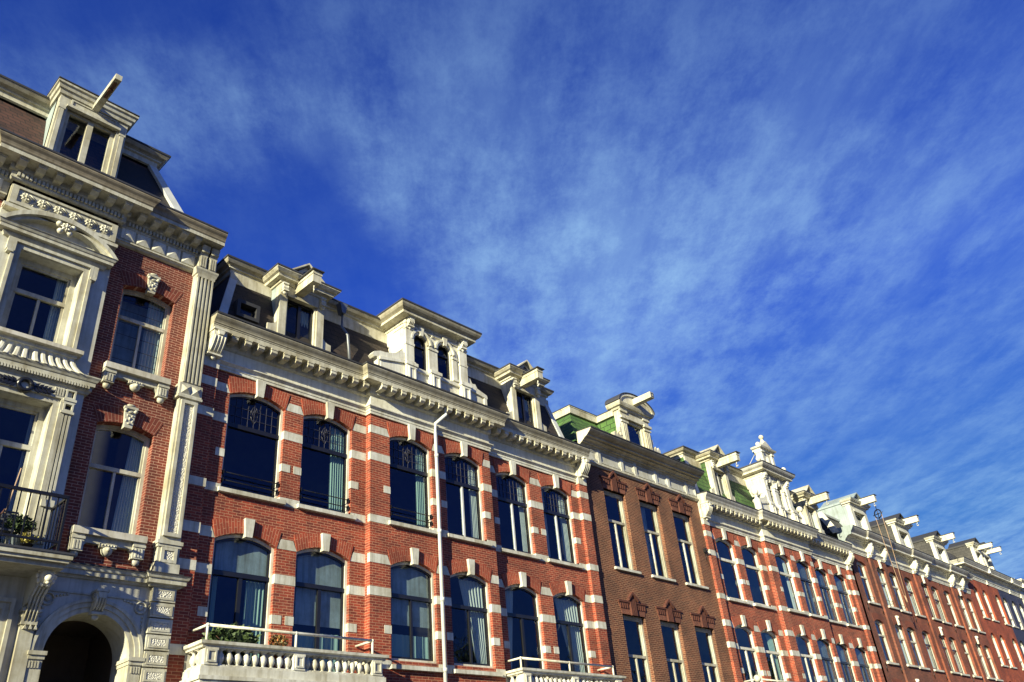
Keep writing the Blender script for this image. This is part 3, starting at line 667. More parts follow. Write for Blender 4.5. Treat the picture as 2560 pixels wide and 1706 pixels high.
def gable_tower(H, X, ornate):
    """central stone dormer with two arched lights between pilasters"""
    y = -.30; o1 = dict(x0=X(14.30), x1=X(14.86), z0=14.0, zs=15.0, round=True, depth=.13); o2 = dict(x0=X(15.30), x1=X(15.86), z0=14.0, zs=15.0, round=True, depth=.13)
    if ornate: o1['z0'] = o2['z0'] = 14.0
    m = MB(); wall_face(m, X(13.98), X(16.50), 13.25, 15.75, y, [o1, o2])
    m.quad((X(13.98), y, 13.25), (X(13.98), 1.2, 13.25), (X(13.98), 1.2, 15.75), (X(13.98), y, 15.75)); m.quad((X(16.5), y, 13.25), (X(16.5), 1.2, 13.25), (X(16.5), 1.2, 15.75), (X(16.5), y, 15.75))
    m.box(X(13.95), X(14.0), y + .1, .25, 14.62, 14.72); m.box(X(13.955), X(14.0), y + .06, .3, 15.42, 15.48)
    t = m.build('gable_tower', 'white', H)
    pb = MB()
    for (a, b) in ((13.94, 14.26), (14.92, 15.24), (15.94, 16.26)) if False else ((13.94, 14.26), (14.90, 15.26), (15.92, 16.10), (16.22, 16.54)):
        full = (a < 14 or b > 16.4); zt = 15.62 if full else 14.98
        pb.box(X(a), X(b), y - .085 if full else y - .05, y + .02, 14.08, zt); pb.box(X(a) - .02, X(b) + .02, y - .115 if full else y - .08, y + .021, zt - .12, zt - .05)
        pb.box(X(a) - .025, X(b) + .025, y - .12 if full else y - .085, y + .021, 14.06, 14.14)
        if full: pb.box(X(a) - .018, X(b) + .018, y - .10, y + .022, 14.72, 14.80); pb.box(X(a) - .02, X(b) + .02, y - .11, y + .021, 15.30, 15.36)
        pb.mark()
    pb.each('pilaster', 'white', t)
    MB().box(X(14.26), X(16.22), y - .045, y + .02, 15.44, 15.52).box(X(15.05), X(15.11), y - .05, y + .02, 15.38, 15.56).build('frieze_string', 'white', t)
    pd = MB()
    for a, b in ((13.90, 14.30), (14.88, 15.28), (16.18, 16.58)):
        pd.box(X(a), X(b), y - .16, y + .02, 13.25, 13.98); pd.box(X(a) - .03, X(b) + .03, y - .19, y + .021, 13.95, 14.055)
        pd.ring([(X(a) + .06, 13.45), (X(a) + .06, 13.90), (X(b) - .06, 13.90), (X(b) - .06, 13.45)], [(X(a) + .11, 13.50), (X(a) + .11, 13.85), (X(b) - .11, 13.85), (X(b) - .11, 13.50)], y - .185, y - .15); pd.mark()
    for a, b in ((14.30, 14.88), (15.28, 16.18)): pd.box(X(a), X(b), y - .06, y + .02, 13.9, 14.02).mark()
    pd.each('pedestal', 'white', t)
    ar = MB()
    for o in (o1, o2):
        xc = (o['x0'] + o['x1']) / 2; hw = .28
        for r0, r1, p in ((hw, hw + .08, .045), (hw + .08, hw + .15, .10)):
            n = 14
            for i in range(n):
                a0, a1 = math.pi * i / n, math.pi * (i + 1) / n
                P = lambda r, a, yy: (xc + r * math.cos(a), yy, 15.0 + r * math.sin(a))
                ar.add([P(r0, a0, y - p), P(r1, a0, y - p), P(r1, a1, y - p), P(r0, a1, y - p), P(r0, a0, y + .02), P(r1, a0, y + .02), P(r1, a1, y + .02), P(r0, a1, y + .02)], [(0, 1, 2, 3), (0, 3, 7, 4), (1, 5, 6, 2)])
        ar.prism([(xc - .06, 15.22), (xc + .06, 15.22), (xc + .10, 15.52), (xc - .10, 15.52)], y - .11, y + .02, 'y'); ar.mark()
    ar.each('archivolt', 'white', t)
    for o in (o1, o2):
        f = MB().ring(arch_pts(o, 14, 0, 0), arch_pts(o, 14, .055, .055), y + .05, y + .12); f.box(o['x0'] + .05, o['x1'] - .05, y + .045, y + .115, 14.86, 14.93); f.build('sash', 'cream' if ornate else 'black', t)
        MB().poly([(x, y + .10, z) for x, z in arch_pts(o, 14, .05, .05)][::-1]).build('glass_pane', 'glass', t)
    MB().box(X(14.1), X(16.4), y + .9, y + .93, 13.4, 15.7).build('room', 'room', t)
    for a in (14.10, 16.38):
        c = console_mesh(.26, .34, .17, 'white').build('scroll', 'white', t); c.location = (X(a), y - .02, 15.70)
    MB().sweep([(X(13.98), 1.2), (X(13.98), y), (X(16.50), y), (X(16.50), 1.2)], [(-.02, 15.56), (.03, 15.56), (.04, 15.66), (.14, 15.68), (.30, 15.70), (.30, 15.79), (-.02, 15.79)]).build('tower_cornice', 'cream', t)
    MB().sweep([(X(13.98), 1.2), (X(13.98), y), (X(16.50), y), (X(16.50), 1.2)], [(-.02, 15.791), (.31, 15.791), (.33, 15.81), (.40, 15.86), (.44, 15.92), (.46, 15.98), (-.02, 16.0)]).build('gutter', 'gutter' if not ornate else 'gutter_grey', t)
    MB().box(X(13.98) - .47, X(16.5) + .47, y - .47, 1.2, 16.003, 16.055).build('tower_roof', 'roofstrip', t)
    wg = MB()
    for sx, xe, xo in ((-1, 13.95, 12.72), (1, 16.53, 17.40)):
        L = abs(xo - xe); q = lambda u, z: (X(xe) + sx * L * u, z)
        if sx < 0:
            wg.prism([q(.0, 13.3), q(.0, 14.30), q(.10, 14.46), q(.22, 14.34), q(.30, 14.26), q(.62, 14.14), q(.80, 14.12), q(.98, 14.03), q(1.04, 13.92), q(.98, 13.86), q(.90, 13.90), q(.86, 13.80), q(.86, 13.3)], y - .05, y + .16, 'y')
            wg.prism([q(.02, 14.0), q(.02, 14.10), q(.84, 13.90), q(.84, 13.80)], y - .11, y - .0, 'y'); wg.prism([q(.06, 13.42), q(.06, 13.93), q(.80, 13.74), q(.80, 13.42)], y - .065, y - .04, 'y')
        else:
            wg.prism([q(.0, 13.3), q(.0, 14.42), q(.16, 14.38), q(.26, 14.22), q(.42, 14.24), q(.52, 14.10), q(.84, 14.02), q(1.02, 13.97), q(1.02, 13.88), q(.94, 13.86), q(.94, 13.3)], y - .05, y + .16, 'y')
            wg.prism([q(.02, 13.92), q(.02, 14.02), q(.96, 13.88), q(.96, 13.80)], y - .11, y - .0, 'y'); wg.box(*sorted((q(.80, 0)[0], q(.93, 0)[0])), y - .10, y - .0, 13.3, 13.82)
        wg.mark()
    wg.each('tower_wing', 'white', t)
    if ornate:
        xc = X(15.24); c = MB()
        for sx in (-1, 1):
            c.box(xc + sx * .52 - .11, xc + sx * .52 + .11, y - .04, y + .30, 16.0, 17.02); c.box(xc + sx * .52 - .15, xc + sx * .52 + .15, y - .09, y + .32, 16.92, 17.02)
            c.ball((xc + sx * .68, y + .05, 16.24), .13, 10, .8, .6, 1.4)
        c.box(xc - .45, xc + .45, y + .02, y + .28, 16.0, 17.05); c.ball((xc, y + .0, 16.45), .22, 12, 1, .4, 1.5); c.build('top_panel', 'white', t)
        MB().sweep([(xc - .66, .1), (xc - .66, y - .02), (xc + .66, y - .02), (xc + .66, .1)], [(-.6, 17.02), (.02, 17.02), (.05, 17.10), (.14, 17.14), (.18, 17.22), (-.6, 17.24)]).build('top_cornice', 'white', t)
        MB().prism([(xc - .62, 17.23), (xc + .62, 17.23), (xc + .36, 17.42), (xc, 17.62), (xc - .36, 17.42)], y - .12, y + .2, 'y').build('top_pediment', 'white', t)
        b = MB(); b.lathe(xc, y + .06, [(.0, 17.5), (.16, 17.55), (.12, 17.66), (.06, 17.76), (.07, 17.80)], 12); b.ball((xc, y + .06, 17.90), .13, 14); b.mark()
        for sx in (-1, 1): b.ball((xc + sx * .62, y + .05, 17.36), .12, 12); b.mark(); b.ball((X(15.24) + sx * 1.30, y - .1, 16.33), .14, 14); b.lathe(X(15.24) + sx * 1.30, y - .1, [(.13, 16.0), (.12, 16.1), (.06, 16.16), (.06, 16.24)], 10); b.mark()
        for x in (X(12.78), X(17.36)): b.ball((x, y - .02, 14.36), .17, 14); b.lathe(x, y - .02, [(.17, 13.4), (.17, 13.95), (.12, 14.02), (.07, 14.1), (.07, 14.24)], 10); b.mark()
        b.each('ball_finial', 'white', t)
        MB().tube([(xc - .4, .05, 17.1), (xc - 1.0, .6, 16.0)], .015, 5).build('stay_rod', 'white', t)
banded_house(0, 'red brick double house with white bands, dark slate roof and white downpipe on its front', 'slate', ('lead', 'white'), True, False)
banded_house(22.65, 'red brick double house with white bands, green roof and ball finials on its gable', 'slate_green', ('slate_green', 'cream'), False, True)
# ------------------------------------------------------------------ brown brick house with green roof
def brown_house():
    H = thing('brick_house', 'brown brick house with panelled cream frieze and green shingled roof', 'house', (26.4, 0, 0))
    cols = [(23.66, 24.98), (25.90, 27.22), (28.18, 29.55)]; ops = []
    for a, b in cols: ops += [dict(x0=a, x1=b, z0=9.20, zs=12.18), dict(x0=a, x1=b, z0=4.4, zs=7.60)]
    w = MB(); wall_face(w, 22.475, 30.34, 0, 13.2, 0, ops, .26); w.build('wall', 'brick_brown', H); room(H, 22.6, 30.2, 3.5, 12.9, .28)
    for i, o in enumerate(ops):
        up = o['z0'] > 8
        cs = [[cur('A', 1, 'curtain')] if False else [], [], [cur('L', .5, 'blind', tie=1.2)], [], [cur('L', .3, 'blind')], []][i]
        window(H, o, 0, 'a_trim', 'a_trim', fw=.09, sw=.05, yoff=.14, transom=10.98 if up else 6.22, th=.09, mullion=True, mull_w=.07, mull_mat='stone', fd=.14, curtains=cs, sill=(o['x0'] - .06, o['x1'] + .12, o['z0'] - .075, o['z0'] + .01, .09) if up else None)
        a, b, z = o['x0'], o['x1'], o['zs']
        brick_arch(o, 0, .015, .40, .40, .14, 'arch_brown', H)
        t = MB(); xc = (a + b) / 2
        t.box(a - .16, b + .16, -.06, .0, z + .40, z + .46); t.box(a - .12, b + .12, -.035, .002, z + .36, z + .40)
        for k in range(12):
            x = a - .04 + (b - a + .08) * k / 11
            if abs(x - xc) > .22: t.box(x - .03, x + .03, -.045, .003, z + .20, z + .36)
        for k in range(4): t.box(xc - .165 + k * .09, xc - .105 + k * .09, -.075 - .0 * k, .004, z - .02, z + .55)
        for sx in (-1, 1): t.prism([(xc, z + .80), (xc + sx * .27, z + .55), (xc + sx * .27, z + .47), (xc, z + .70)], -.12 - .002 * sx, .0, 'y')
        t.prism([(xc - .2, z + .53), (xc + .2, z + .53), (xc, z + .71)], -.06, .0, 'y'); t.build('window_hood', 'trim_brown', H)
    P = [(22.50, 0), (30.30, 0)]
    MB().sweep(P, [(-.02, 12.96), (.05, 12.96), (.07, 13.0), (.12, 13.02), (.12, 13.10), (.05, 13.13), (-.02, 13.13)]).build('architrave', 'cream', H)
    f = MB(); f.box(22.5, 30.3, -.035, .1, 13.12, 13.66)
    for a, b in ((22.65, 23.45), (23.72, 24.90), (25.12, 25.78), (26.0, 27.18), (27.40, 28.08), (28.30, 29.44), (29.66, 30.24)): f.ring([(a - .05, 13.16), (a - .05, 13.60), (b + .05, 13.60), (b + .05, 13.16)], [(a, 13.21), (a, 13.55), (b, 13.55), (b, 13.21)], -.075, -.03).ring([(a + .015, 13.225), (a + .015, 13.535), (b - .015, 13.535), (b - .015, 13.225)], [(a + .045, 13.255), (a + .045, 13.505), (b - .045, 13.505), (b - .045, 13.255)], -.055, -.03)
    for x in (23.585, 25.01, 25.89, 27.29, 28.19, 29.55): f.box(x - .085, x + .085, -.095, .0, 13.125, 13.645)
    f.build('frieze', 'grey_white', H)
    MB().sweep(P, [(-.02, 13.62), (.06, 13.62), (.10, 13.66), (.12, 13.72), (.20, 13.72), (.20, 13.76), (.26, 13.80), (.34, 13.82), (.34, 13.87), (.46, 13.88), (.46, 13.93), (.47, 13.94), (-.02, 13.945)]).build('cornice', 'tan', H)
    MB().sweep(P, [(-.02, 13.946), (.47, 13.946), (.52, 13.96), (.60, 14.0), (.66, 14.06), (.68, 14.10), (-.02, 14.16)]).build('gutter', 'gutter', H)
    MB().prism([(.0, 13.63), (-.10, 13.66), (-.20, 13.72), (-.34, 13.82), (-.46, 13.88), (-.60, 14.0), (-.68, 14.10), (.0, 14.16)], 22.492, 22.499, 'x').build('cornice_end', 'cream', H)
    MB().sweep(P, [(.0, 14.17), (.70, 14.105), (.70, 14.15), (.0, 14.2)]).build('cornice_flashing', 'roofing', H)
    r = mansard(H, 22.95, 29.9, .45, 14.1, 24.0, 29.0, 1.35, 15.92, 9, 'slate_green', boards=False)
    MB().sweep([(24.0, 9), (24.0, 1.35), (29.0, 1.35), (29.0, 9)], [(-.02, 15.88), (.12, 15.88), (.14, 16.12), (.16, 16.14), (.16, 16.17), (-.02, 16.18)]).build('roof_cornice', 'cream', r)
    MB().box(23.83, 29.17, 1.18, 9, 16.181, 16.21).build('roof_edge', 'roofing', r)
    xc, y = 26.70, .06; m = MB()
    for sx in (-1, 1): m.box(*sorted((xc + sx * 1.0, xc + sx * .60)), y, y + .3, 14.1, 15.78)
    m.box(xc - 1.0, xc + 1.0, y - .01, y + .3, 15.78, 16.3); d = m.build('dormer', 'cream', H)
    fl = MB()
    for sx in (-1, 1):
        for k in range(3): x = xc + sx * (.70 + k * .11); fl.box(x - .03, x + .03, y - .03, y + .01, 14.3, 15.5)
        fl.box(xc + sx * .80 - .24, xc + sx * .80 + .24, y - .06, y + .02, 15.52, 15.60); fl.box(xc + sx * .80 - .27, xc + sx * .80 + .27, y - .10, y + .02, 15.68, 15.79); fl.box(xc + sx * .80 - .24, xc + sx * .80 + .24, y - .07, y + .02, 16.0, 16.12)
        x = xc + sx * 1.0
        for q, (zz, ww) in enumerate(((15.45, .10), (15.25, .16), (15.05, .12), (14.9, .2), (14.7, .26))): fl.box(*sorted((x, x + sx * ww)), y + .03, y + .2, zz - .2, zz)
        fl.prism([(x, 14.2), (x + sx * .62, 14.2), (x + sx * .62, 14.85), (x + sx * .5, 14.98), (x + sx * .42, 14.82), (x + sx * .3, 14.98), (x + sx * .2, 14.80), (x, 14.9)], y + .02, y + .25, 'y')
    fl.box(xc - .6, xc + .6, y - .05, y + .0, 15.74, 15.86); fl.build('pilaster', 'cream', d)
    MB().sweep([(xc - 1.0, y + .5), (xc - 1.0, y), (xc + 1.0, y), (xc + 1.0, y + .5)], [(-.02, 16.1), (.06, 16.1), (.10, 16.18), (.18, 16.2), (.22, 16.28), (.24, 16.34), (-.02, 16.36)]).build('dormer_cornice', 'cream', d)
    sg = MB(); outer = [(xc + 1.24 * math.sin(t), 16.34 + .56 * (math.cos(t * .95) - math.cos(math.pi / 2 * .95)) / (1 - math.cos(math.pi / 2 * .95))) for t in [(-1 + i / 8) * math.pi / 2 for i in range(17)]]
    inner = [(xc + (x - xc) * .90, 16.34 + (z - 16.34) * .82) for x, z in outer]
    sg.ring(outer + [(xc, 16.33)], inner + [(xc, 16.335)], y - .24, y + .5); sg.prism(inner + [(xc, 16.33)], y - .19, y + .4, 'y'); sg.build('pediment', 'cream', d)
    rf = [(xc + (x - xc) * 1.012, z + .012) for x, z in outer]; ro = [(xc + (x - xc) * 1.03, z + .045) for x, z in outer]; q = MB()
    for i in range(16): q.add([(rf[i][0], y - .27, rf[i][1]), (rf[i + 1][0], y - .27, rf[i + 1][1]), (ro[i + 1][0], y - .27, ro[i + 1][1]), (ro[i][0], y - .27, ro[i][1]), (ro[i + 1][0], y + .5, ro[i + 1][1]), (ro[i][0], y + .5, ro[i][1])], [(0, 1, 2, 3), (3, 2, 4, 5)])
    q.build('pediment_flashing', 'roofstrip', d)
    for sx in (-1, 1):
        x = xc + sx * .97; MB().prism([(y + .3, 14.0), (1.5, 14.0), (1.5, 15.9), (y + .3, 15.9)], x - .02, x + .02, 'x').build('dormer_cheek', 'slate_green', d)
        MB().box(*sorted((x - sx * .05, x + sx * .12)), y + .3, 1.36, 15.89, 16.15).build('cheek_board', 'cream', d)
    MB().box(xc - 1.1, xc + 1.1, y + .35, 2.0, 16.152, 16.19).build('dormer_roof', 'roofing', d)
    op = dict(x0=xc - .60, x1=xc + .60, z0=14.1, zs=15.75)
    MB().ring(arch_pts(op, 1, 0, 0), arch_pts(op, 1, .1, .1), y + .08, y + .2).build('sash', 'cream', d)
    MB().poly([(x, y + .16, z) for x, z in arch_pts(op, 1, .08, .08)][::-1]).build('glass_pane', 'glass_far', d); MB().box(xc - .6, xc + .6, y + .8, y + .83, 14.1, 15.75).build('room', 'room', d)
    b = MB(); b.box(xc - .20, xc + .06, -1.05, y, 16.44, 16.70); b.build('hoist_beam', 'cream', d)
    e = MB(); e.ring([(xc - .17, 16.47), (xc - .17, 16.67), (xc + .03, 16.67), (xc + .03, 16.47)], [(xc - .12, 16.52), (xc - .12, 16.62), (xc - .02, 16.62), (xc - .02, 16.52)], -1.06, -1.03); e.build('beam_end', 'zinc', d)
    q = MB(); q.box(30.02, 30.14, -.10, .0, 10.70, 10.86); q.tube([(30.08, -.05, 10.78), (30.0, -.22, 10.74)], .04, 8); q.tube([(30.08, -.02, 10.7), (30.1, -.02, 10.4), (30.28, -.02, 10.1)], .008, 5); q.build('wall_lamp', 'black', H)
brown_house()
# ------------------------------------------------------------------ three weathered brick houses with hoist dormers
def hoist_house(k, label, wall_mat, sash, roof_mat, cheek):
    x0 = 45.72 + 6.88 * k; H = thing('brick_house', label, 'house', (x0 + 3.4, 0, 0), 'weathered brick houses with hoist beams'); X = lambda v: x0 + v
    cols = [(.72, 2.02, 0), (3.24, 4.50, -.10), (5.26, 6.58, 0)]; up = [(dict(x0=X(a), x1=X(b), z0=10.48, zs=12.62, rise=.16), y) for a, b, y in cols]; lo = [(dict(x0=X(a), x1=X(b), z0=7.36, zs=9.44, rise=.16), y) for a, b, y in cols]
    gr = [(dict(x0=X(a), x1=X(b), z0=3.6, zs=6.1, rise=.16), y) for a, b, y in cols]
    w = MB()
    for (a, b, y, i) in ((0, 2.62, 0, 0), (2.62, 4.95, -.10, 1), (4.95, 6.88, 0, 2)): wall_face(w, X(a), X(b), 0, 13.9, y, [up[i][0], lo[i][0], gr[i][0]], .24)
    for x in (2.62, 4.95): w.quad((X(x), 0, 0), (X(x), -.10, 0), (X(x), -.10, 13.9), (X(x), 0, 13.9))
    w.build('wall', wall_mat, H); room(H, X(.1), X(6.78), 2.5, 13.2, .26)
    for i in range(3):
        for (o, y) in (up[i], lo[i], gr[i]):
            s = sash
            window(H, o, y, 'a_trim', s, fw=.10, sw=.05, yoff=.12, transom=o['z0'] + 1.40, th=.09, mullion=False, fd=.13, gl='glass_far', sill=(o['x0'] - .06, o['x1'] + .12, o['z0'] - .085, o['z0'] + .012, .10), curtains=[cur('R', .3)] if (i + k) % 2 else [])
            brick_arch(o, y, .012, .42, .33, .06, 'arch_e', H)
            if i == 1:
                q = MB(); xc = (o['x0'] + o['x1']) / 2; z = o['zs'] + .14; q.prism([(xc - .06, z - .08), (xc + .06, z - .08), (xc + .09, z + .42), (xc - .09, z + .42)], y - .10, y, 'y'); q.ball((xc, y - .10, z + .34), .08, 8); q.ball((xc, y - .08, z + .1), .05, 8); q.build('keystone', 'white', H)
        if k == 0: MB().tube([(up[i][0]['x0'] + .02, up[i][1] + .04, 10.85), (up[i][0]['x1'] - .02, up[i][1] + .04, 10.85)], .012, 5).build('guard_rail', 'iron', H)
    an = MB()
    for z in (10.0, 12.95, 6.9):
        for x in (.42, 2.42, 5.08): y = -.0; an.tube([(X(x) - .03, y - .03, z), (X(x) + .03, y - .03, z + .42)], .022, 5)
    an.build('wall_anchor', 'iron', H)
    path = [(X(0), 0), (X(2.62), 0), (X(2.62), -.10), (X(4.95), -.10), (X(4.95), 0), (X(6.88), 0)]
    MB().sweep(path, [(-.02, 13.16), (.03, 13.16), (.03, 13.24), (.05, 13.245), (.05, 13.33), (.07, 13.335), (.09, 13.39), (.13, 13.41), (.13, 13.46), (-.02, 13.47)]).build('architrave', 'white', H)
    MB().sweep(path, [(-.02, 13.46), (.02, 13.46), (.02, 13.90), (-.02, 13.90)]).build('frieze', 'frieze', H)
    MB().sweep(path, [(-.02, 13.86), (.06, 13.86), (.08, 13.92), (.14, 13.94), (.16, 14.0), (.26, 14.02), (.28, 14.06), (.46, 14.06), (.46, 14.17), (.47, 14.175), (-.02, 14.175)]).build('cornice', 'white', H)
    MB().sweep(path, [(-.02, 14.176), (.48, 14.176), (.52, 14.22), (.58, 14.29), (.64, 14.38), (.66, 14.44), (-.02, 14.48)]).build('gutter', 'gutter_grey', H)
    MB().sweep(path, [(0, 14.485), (.675, 14.445), (.675, 14.49), (0, 14.52)]).build('cornice_flashing', 'roofing', H)
    if k == 0: MB().prism([(-.70, 14.50), (-.70, 14.40), (-.50, 14.16), (-.48, 14.02), (-.28, 14.0), (-.12, 13.86), (.3, 13.4), (.3, 14.52)], X(-.04), X(-.005), 'x').build('cornice_end', 'lead', H)
    c = None
    for v in (2.78, 4.78):
        if c is None: c = console_mesh(.30, .72, .30, 'white').build('bracket', 'white', H)
        else: c = copy_at(c, (0, 0, 0), H)
        c.location = (X(v), -.12, 14.0)
    r = mansard(H, X(.05), X(6.83), .30, 14.4, X(.05), X(6.83), .95, 15.58, 9, roof_mat, boards=False)
    if k == 0: MB().prism([(.12, 14.3), (.78, 15.66), (1.16, 15.66), (.50, 14.3)], X(-.06), X(.04), 'x').build('verge_board', 'white', r)
    MB().sweep([(X(0.0), .94), (X(6.88), .94)], [(-.1, 15.52), (.10, 15.54), (.14, 15.63), (-.1, 15.65)]).build('roof_cornice', 'pipe', r)
    if k: MB().box(X(.06), X(.26), 1.1, 5, 15.0, 16.1).build('party_wall', 'slate_grey', r)
    dormer(H, X(3.56), 0.0, 14.4, 1.16, 16.05, 16.62, 1.9, oh=.30, pw=.42, cheek=cheek, mat='white', beam=(.22, .26, -1.12, 16.46, 16.84), gable='tri', gh=.55, sash='white', rev=.3, gl='glass_far', top_mat='lead' if k == 0 else 'roofing', ret=.42)
    return H
E1 = hoist_house(0, 'weathered brown brick house whose hoist beam carries a pulley and ropes', 'brick_e', 'white', 'slate_grey', 'lead')
E2 = hoist_house(1, 'weathered red brick house with black window sashes and a chimney behind its dormer', 'brick_e2', 'black', 'slate_grey', 'slate_grey')
E3 = hoist_house(2, 'weathered orange brick house with white sashes, next to the orange red house', 'brick_e2', 'white', 'slate_grey', 'slate_grey')
c = MB(); c.box(60.9, 62.0, 3.6, 4.6, 15.4, 17.75); c.box(60.84, 62.06, 3.54, 4.66, 17.5, 17.62)
ch = c.build('chimney', 'brick_brown', E2)
p = MB()
for x in (61.05, 61.28, 61.85): p.lathe(x, 4.0, [(.10, 17.75), (.09, 18.1), (.11, 18.12), (.0, 18.14)], 10)
p.lathe(61.6, 4.0, [(.16, 17.75), (.15, 18.3), (.10, 18.62), (.0, 18.68)], 10); p.build('chimney_pot', 'terra', ch)
# ------------------------------------------------------------------ orange red and navy houses under one cornice line
def flat_arch_house(x0, width, cols, label, wall_mat, arch_mat, dorm, left_ret):
    H = thing('brick_house', label, 'house', (x0 + width / 2, 0, 0)); x1 = x0 + width; w = MB(); ops = []
    for a, b in cols: ops += [dict(x0=a, x1=b, z0=11.68, zs=13.62, rise=.30), dict(x0=a, x1=b, z0=8.42, zs=10.36, rise=.30), dict(x0=a, x1=b, z0=5.0, zs=7.1, rise=.3)]
    wall_face(w, x0, x1, 0, 14.9, 0, ops, .26); w.quad((x0, 0, 12), (x0, 9, 12), (x0, 9, 15.4), (x0, 0, 15.4)); w.build('wall', wall_mat, H); room(H, x0 + .1, x1 - .1, 4, 14.5, .28)
    for o in ops:
        window(H, o, 0, 'white', 'white', fw=.10, sw=.05, yoff=.12, transom=o['z0'] + .6, th=.08, mullion=False, fd=.14, gl='glass_far', sill=(o['x0'] - .06, o['x1'] + .10, o['z0'] - .08, o['z0'] + .012, .08))
        brick_arch(o, 0, .01, .34, .32, .06, arch_mat, H)
    path = ([(x0 - .03, 1.2), (x0 - .03, 0)] if left_ret else [(x0, 0)]) + [(x1, 0)]
    MB().sweep(path, [(-.02, 14.50), (.03, 14.50), (.03, 14.60), (.05, 14.605), (.05, 14.70), (.10, 14.73), (.10, 14.78), (-.02, 14.78)]).build('architrave', 'white', H)
    MB().sweep(path, [(-.02, 14.77), (.02, 14.77), (.02, 15.15), (-.02, 15.15)]).build('frieze', 'frieze', H)
    MB().sweep(path, [(-.02, 15.05), (.05, 15.05), (.10, 15.12), (.10, 15.26), (.46, 15.26), (.46, 15.37), (-.02, 15.37)]).build('cornice', 'white', H)
    MB().sweep(path, [(-.02, 15.371), (.47, 15.371), (.50, 15.41), (.52, 15.46), (.57, 15.54), (.60, 15.62), (-.02, 15.66)]).build('gutter', 'gutter_grey', H)
    MB().sweep(path, [(0, 15.665), (.615, 15.625), (.615, 15.67), (0, 15.70)]).build('cornice_flashing', 'roofing', H)
    b = None; n = int(width / .24)
    dm = MB()
    for i in range(n): x = x0 + (i + .5) * width / n; dm.box(x - .065, x + .065, -.22, -.09, 15.12, 15.255)
    dm.box(x0 + .01, x1 - .01, -.115, -.088, 15.10, 15.15)
    dm.build('dentil_course', 'white', H)
    q = MB()
    for x in ((x0 + 5.2,) if left_ret else (x0 + 3.2, x0 + 6.4)):
        q.box(x - .07, x + .07, -.125, 0, 14.48, 14.80); q.box(x - .08, x + .08, -.615, -.45, 15.25, 15.65)
    q.build('cornice_block', 'white', H)
    mansard(H, x0 + .05, x1 - .05, .35, 15.6, x0 + .05, x1 - .05, 1.6, 17.3, 9, 'slate_grey', boards=False)
    xc, hw = dorm
    dormer(H, xc, .05, 15.6, hw, 17.25, 17.86, 1.9, oh=.28, pw=.3, cheek='slate_grey' if left_ret else 'lead', mat='white', beam=(.15, .26, -1.1, 17.42, 17.74), gable='tri', gh=.45, sash='white', rev=.3, gl='glass_far', wings=(.35, 15.6, 16.6), top_mat='roofing', ret=.45)
    return H
flat_arch_house(66.38, 7.84, [(67.45, 68.72), (69.50, 70.82), (72.55, 73.92)], 'orange red brick house with narrow arched windows, beside the navy house', 'brick_f', 'arch_f', (72.95, .95), True)
flat_arch_house(74.22, 6.70, [(74.52, 75.85), (76.85, 78.15), (78.95, 80.25)], 'navy blue painted brick house between the orange red and cream houses', 'brick_navy', 'arch_navy', (75.2, .95), False)
def cream_house():
    H = thing('stone_house', 'pale cream stone house beyond the navy house at the far end', 'house', (85, 0, 0)); w = MB()
    ops = [dict(x0=82.2 + 2.4 * i, x1=83.5 + 2.4 * i, z0=z, zs=z + 2.2) for i in range(3) for z in (11.4, 8.0, 4.6)]
    wall_face(w, 80.95, 90, 0, 15.6, -.06, ops, .25); w.quad((80.95, -.06, 0), (80.95, 9, 0), (80.95, 9, 16.2), (80.95, -.06, 16.2)); w.build('wall', 'stone', H)
    for o in ops: window(H, o, -.06, 'white', 'white', transom=o['z0'] + 1.3, mullion=False, gl='glass_far')
    room(H, 81.1, 89, 4, 15, .3)
    MB().sweep([(80.95, 6), (80.95, -.06), (90, -.06)], [(-.02, 15.2), (.1, 15.2), (.14, 15.4), (.45, 15.45), (.45, 15.6), (.62, 15.85), (.62, 15.95), (-.02, 16.0)]).build('cornice', 'cream', H)
    mansard(H, 81, 90, .4, 15.9, 81.4, 90, 1.5, 17.0, 9, 'slate_grey', boards=False)
cream_house()
# ------------------------------------------------------------------ pulley and rope hung from a hoist beam
def pulley():
    x, y, zh = 45.72 + 3.56 + .22, -.98, 16.20
    T = thing('pulley', 'round iron pulley block with two long ropes hanging from the hook of a hoist beam', 'pulley', (x, y, zh - .6)); zc = 15.72
    u = Vector((.38, .925)); P = lambda t, z: (x + u.x * t, y + u.y * t, z)
    m = MB(); R = .25; m.tube([P(R * math.cos(a), zc + R * math.sin(a)) for a in [i * math.pi / 12 for i in range(25)]], .035, 6)
    m.tube([P(-R - .12, zc), P(R + .12, zc)], .022, 6); m.tube([P(0, zc - R - .08), P(0, zh + .02)], .022, 6); m.ball((x, y, zc), .06, 8); m.build('pulley_wheel', 'iron', T)
    r = MB(); zl = 10.9
    for s in (-1, 1): r.tube([P(s * R, zc), P(s * (R - .03), 14.0), P(s * (R - .10), 12.4), P(s * .06, zl)], .015, 5).mark()
    r.tube([P(0, zl + .02), P(-.03, zl - .35)], .04, 6).mark(); r.each('rope', 'rope', T)
pulley()
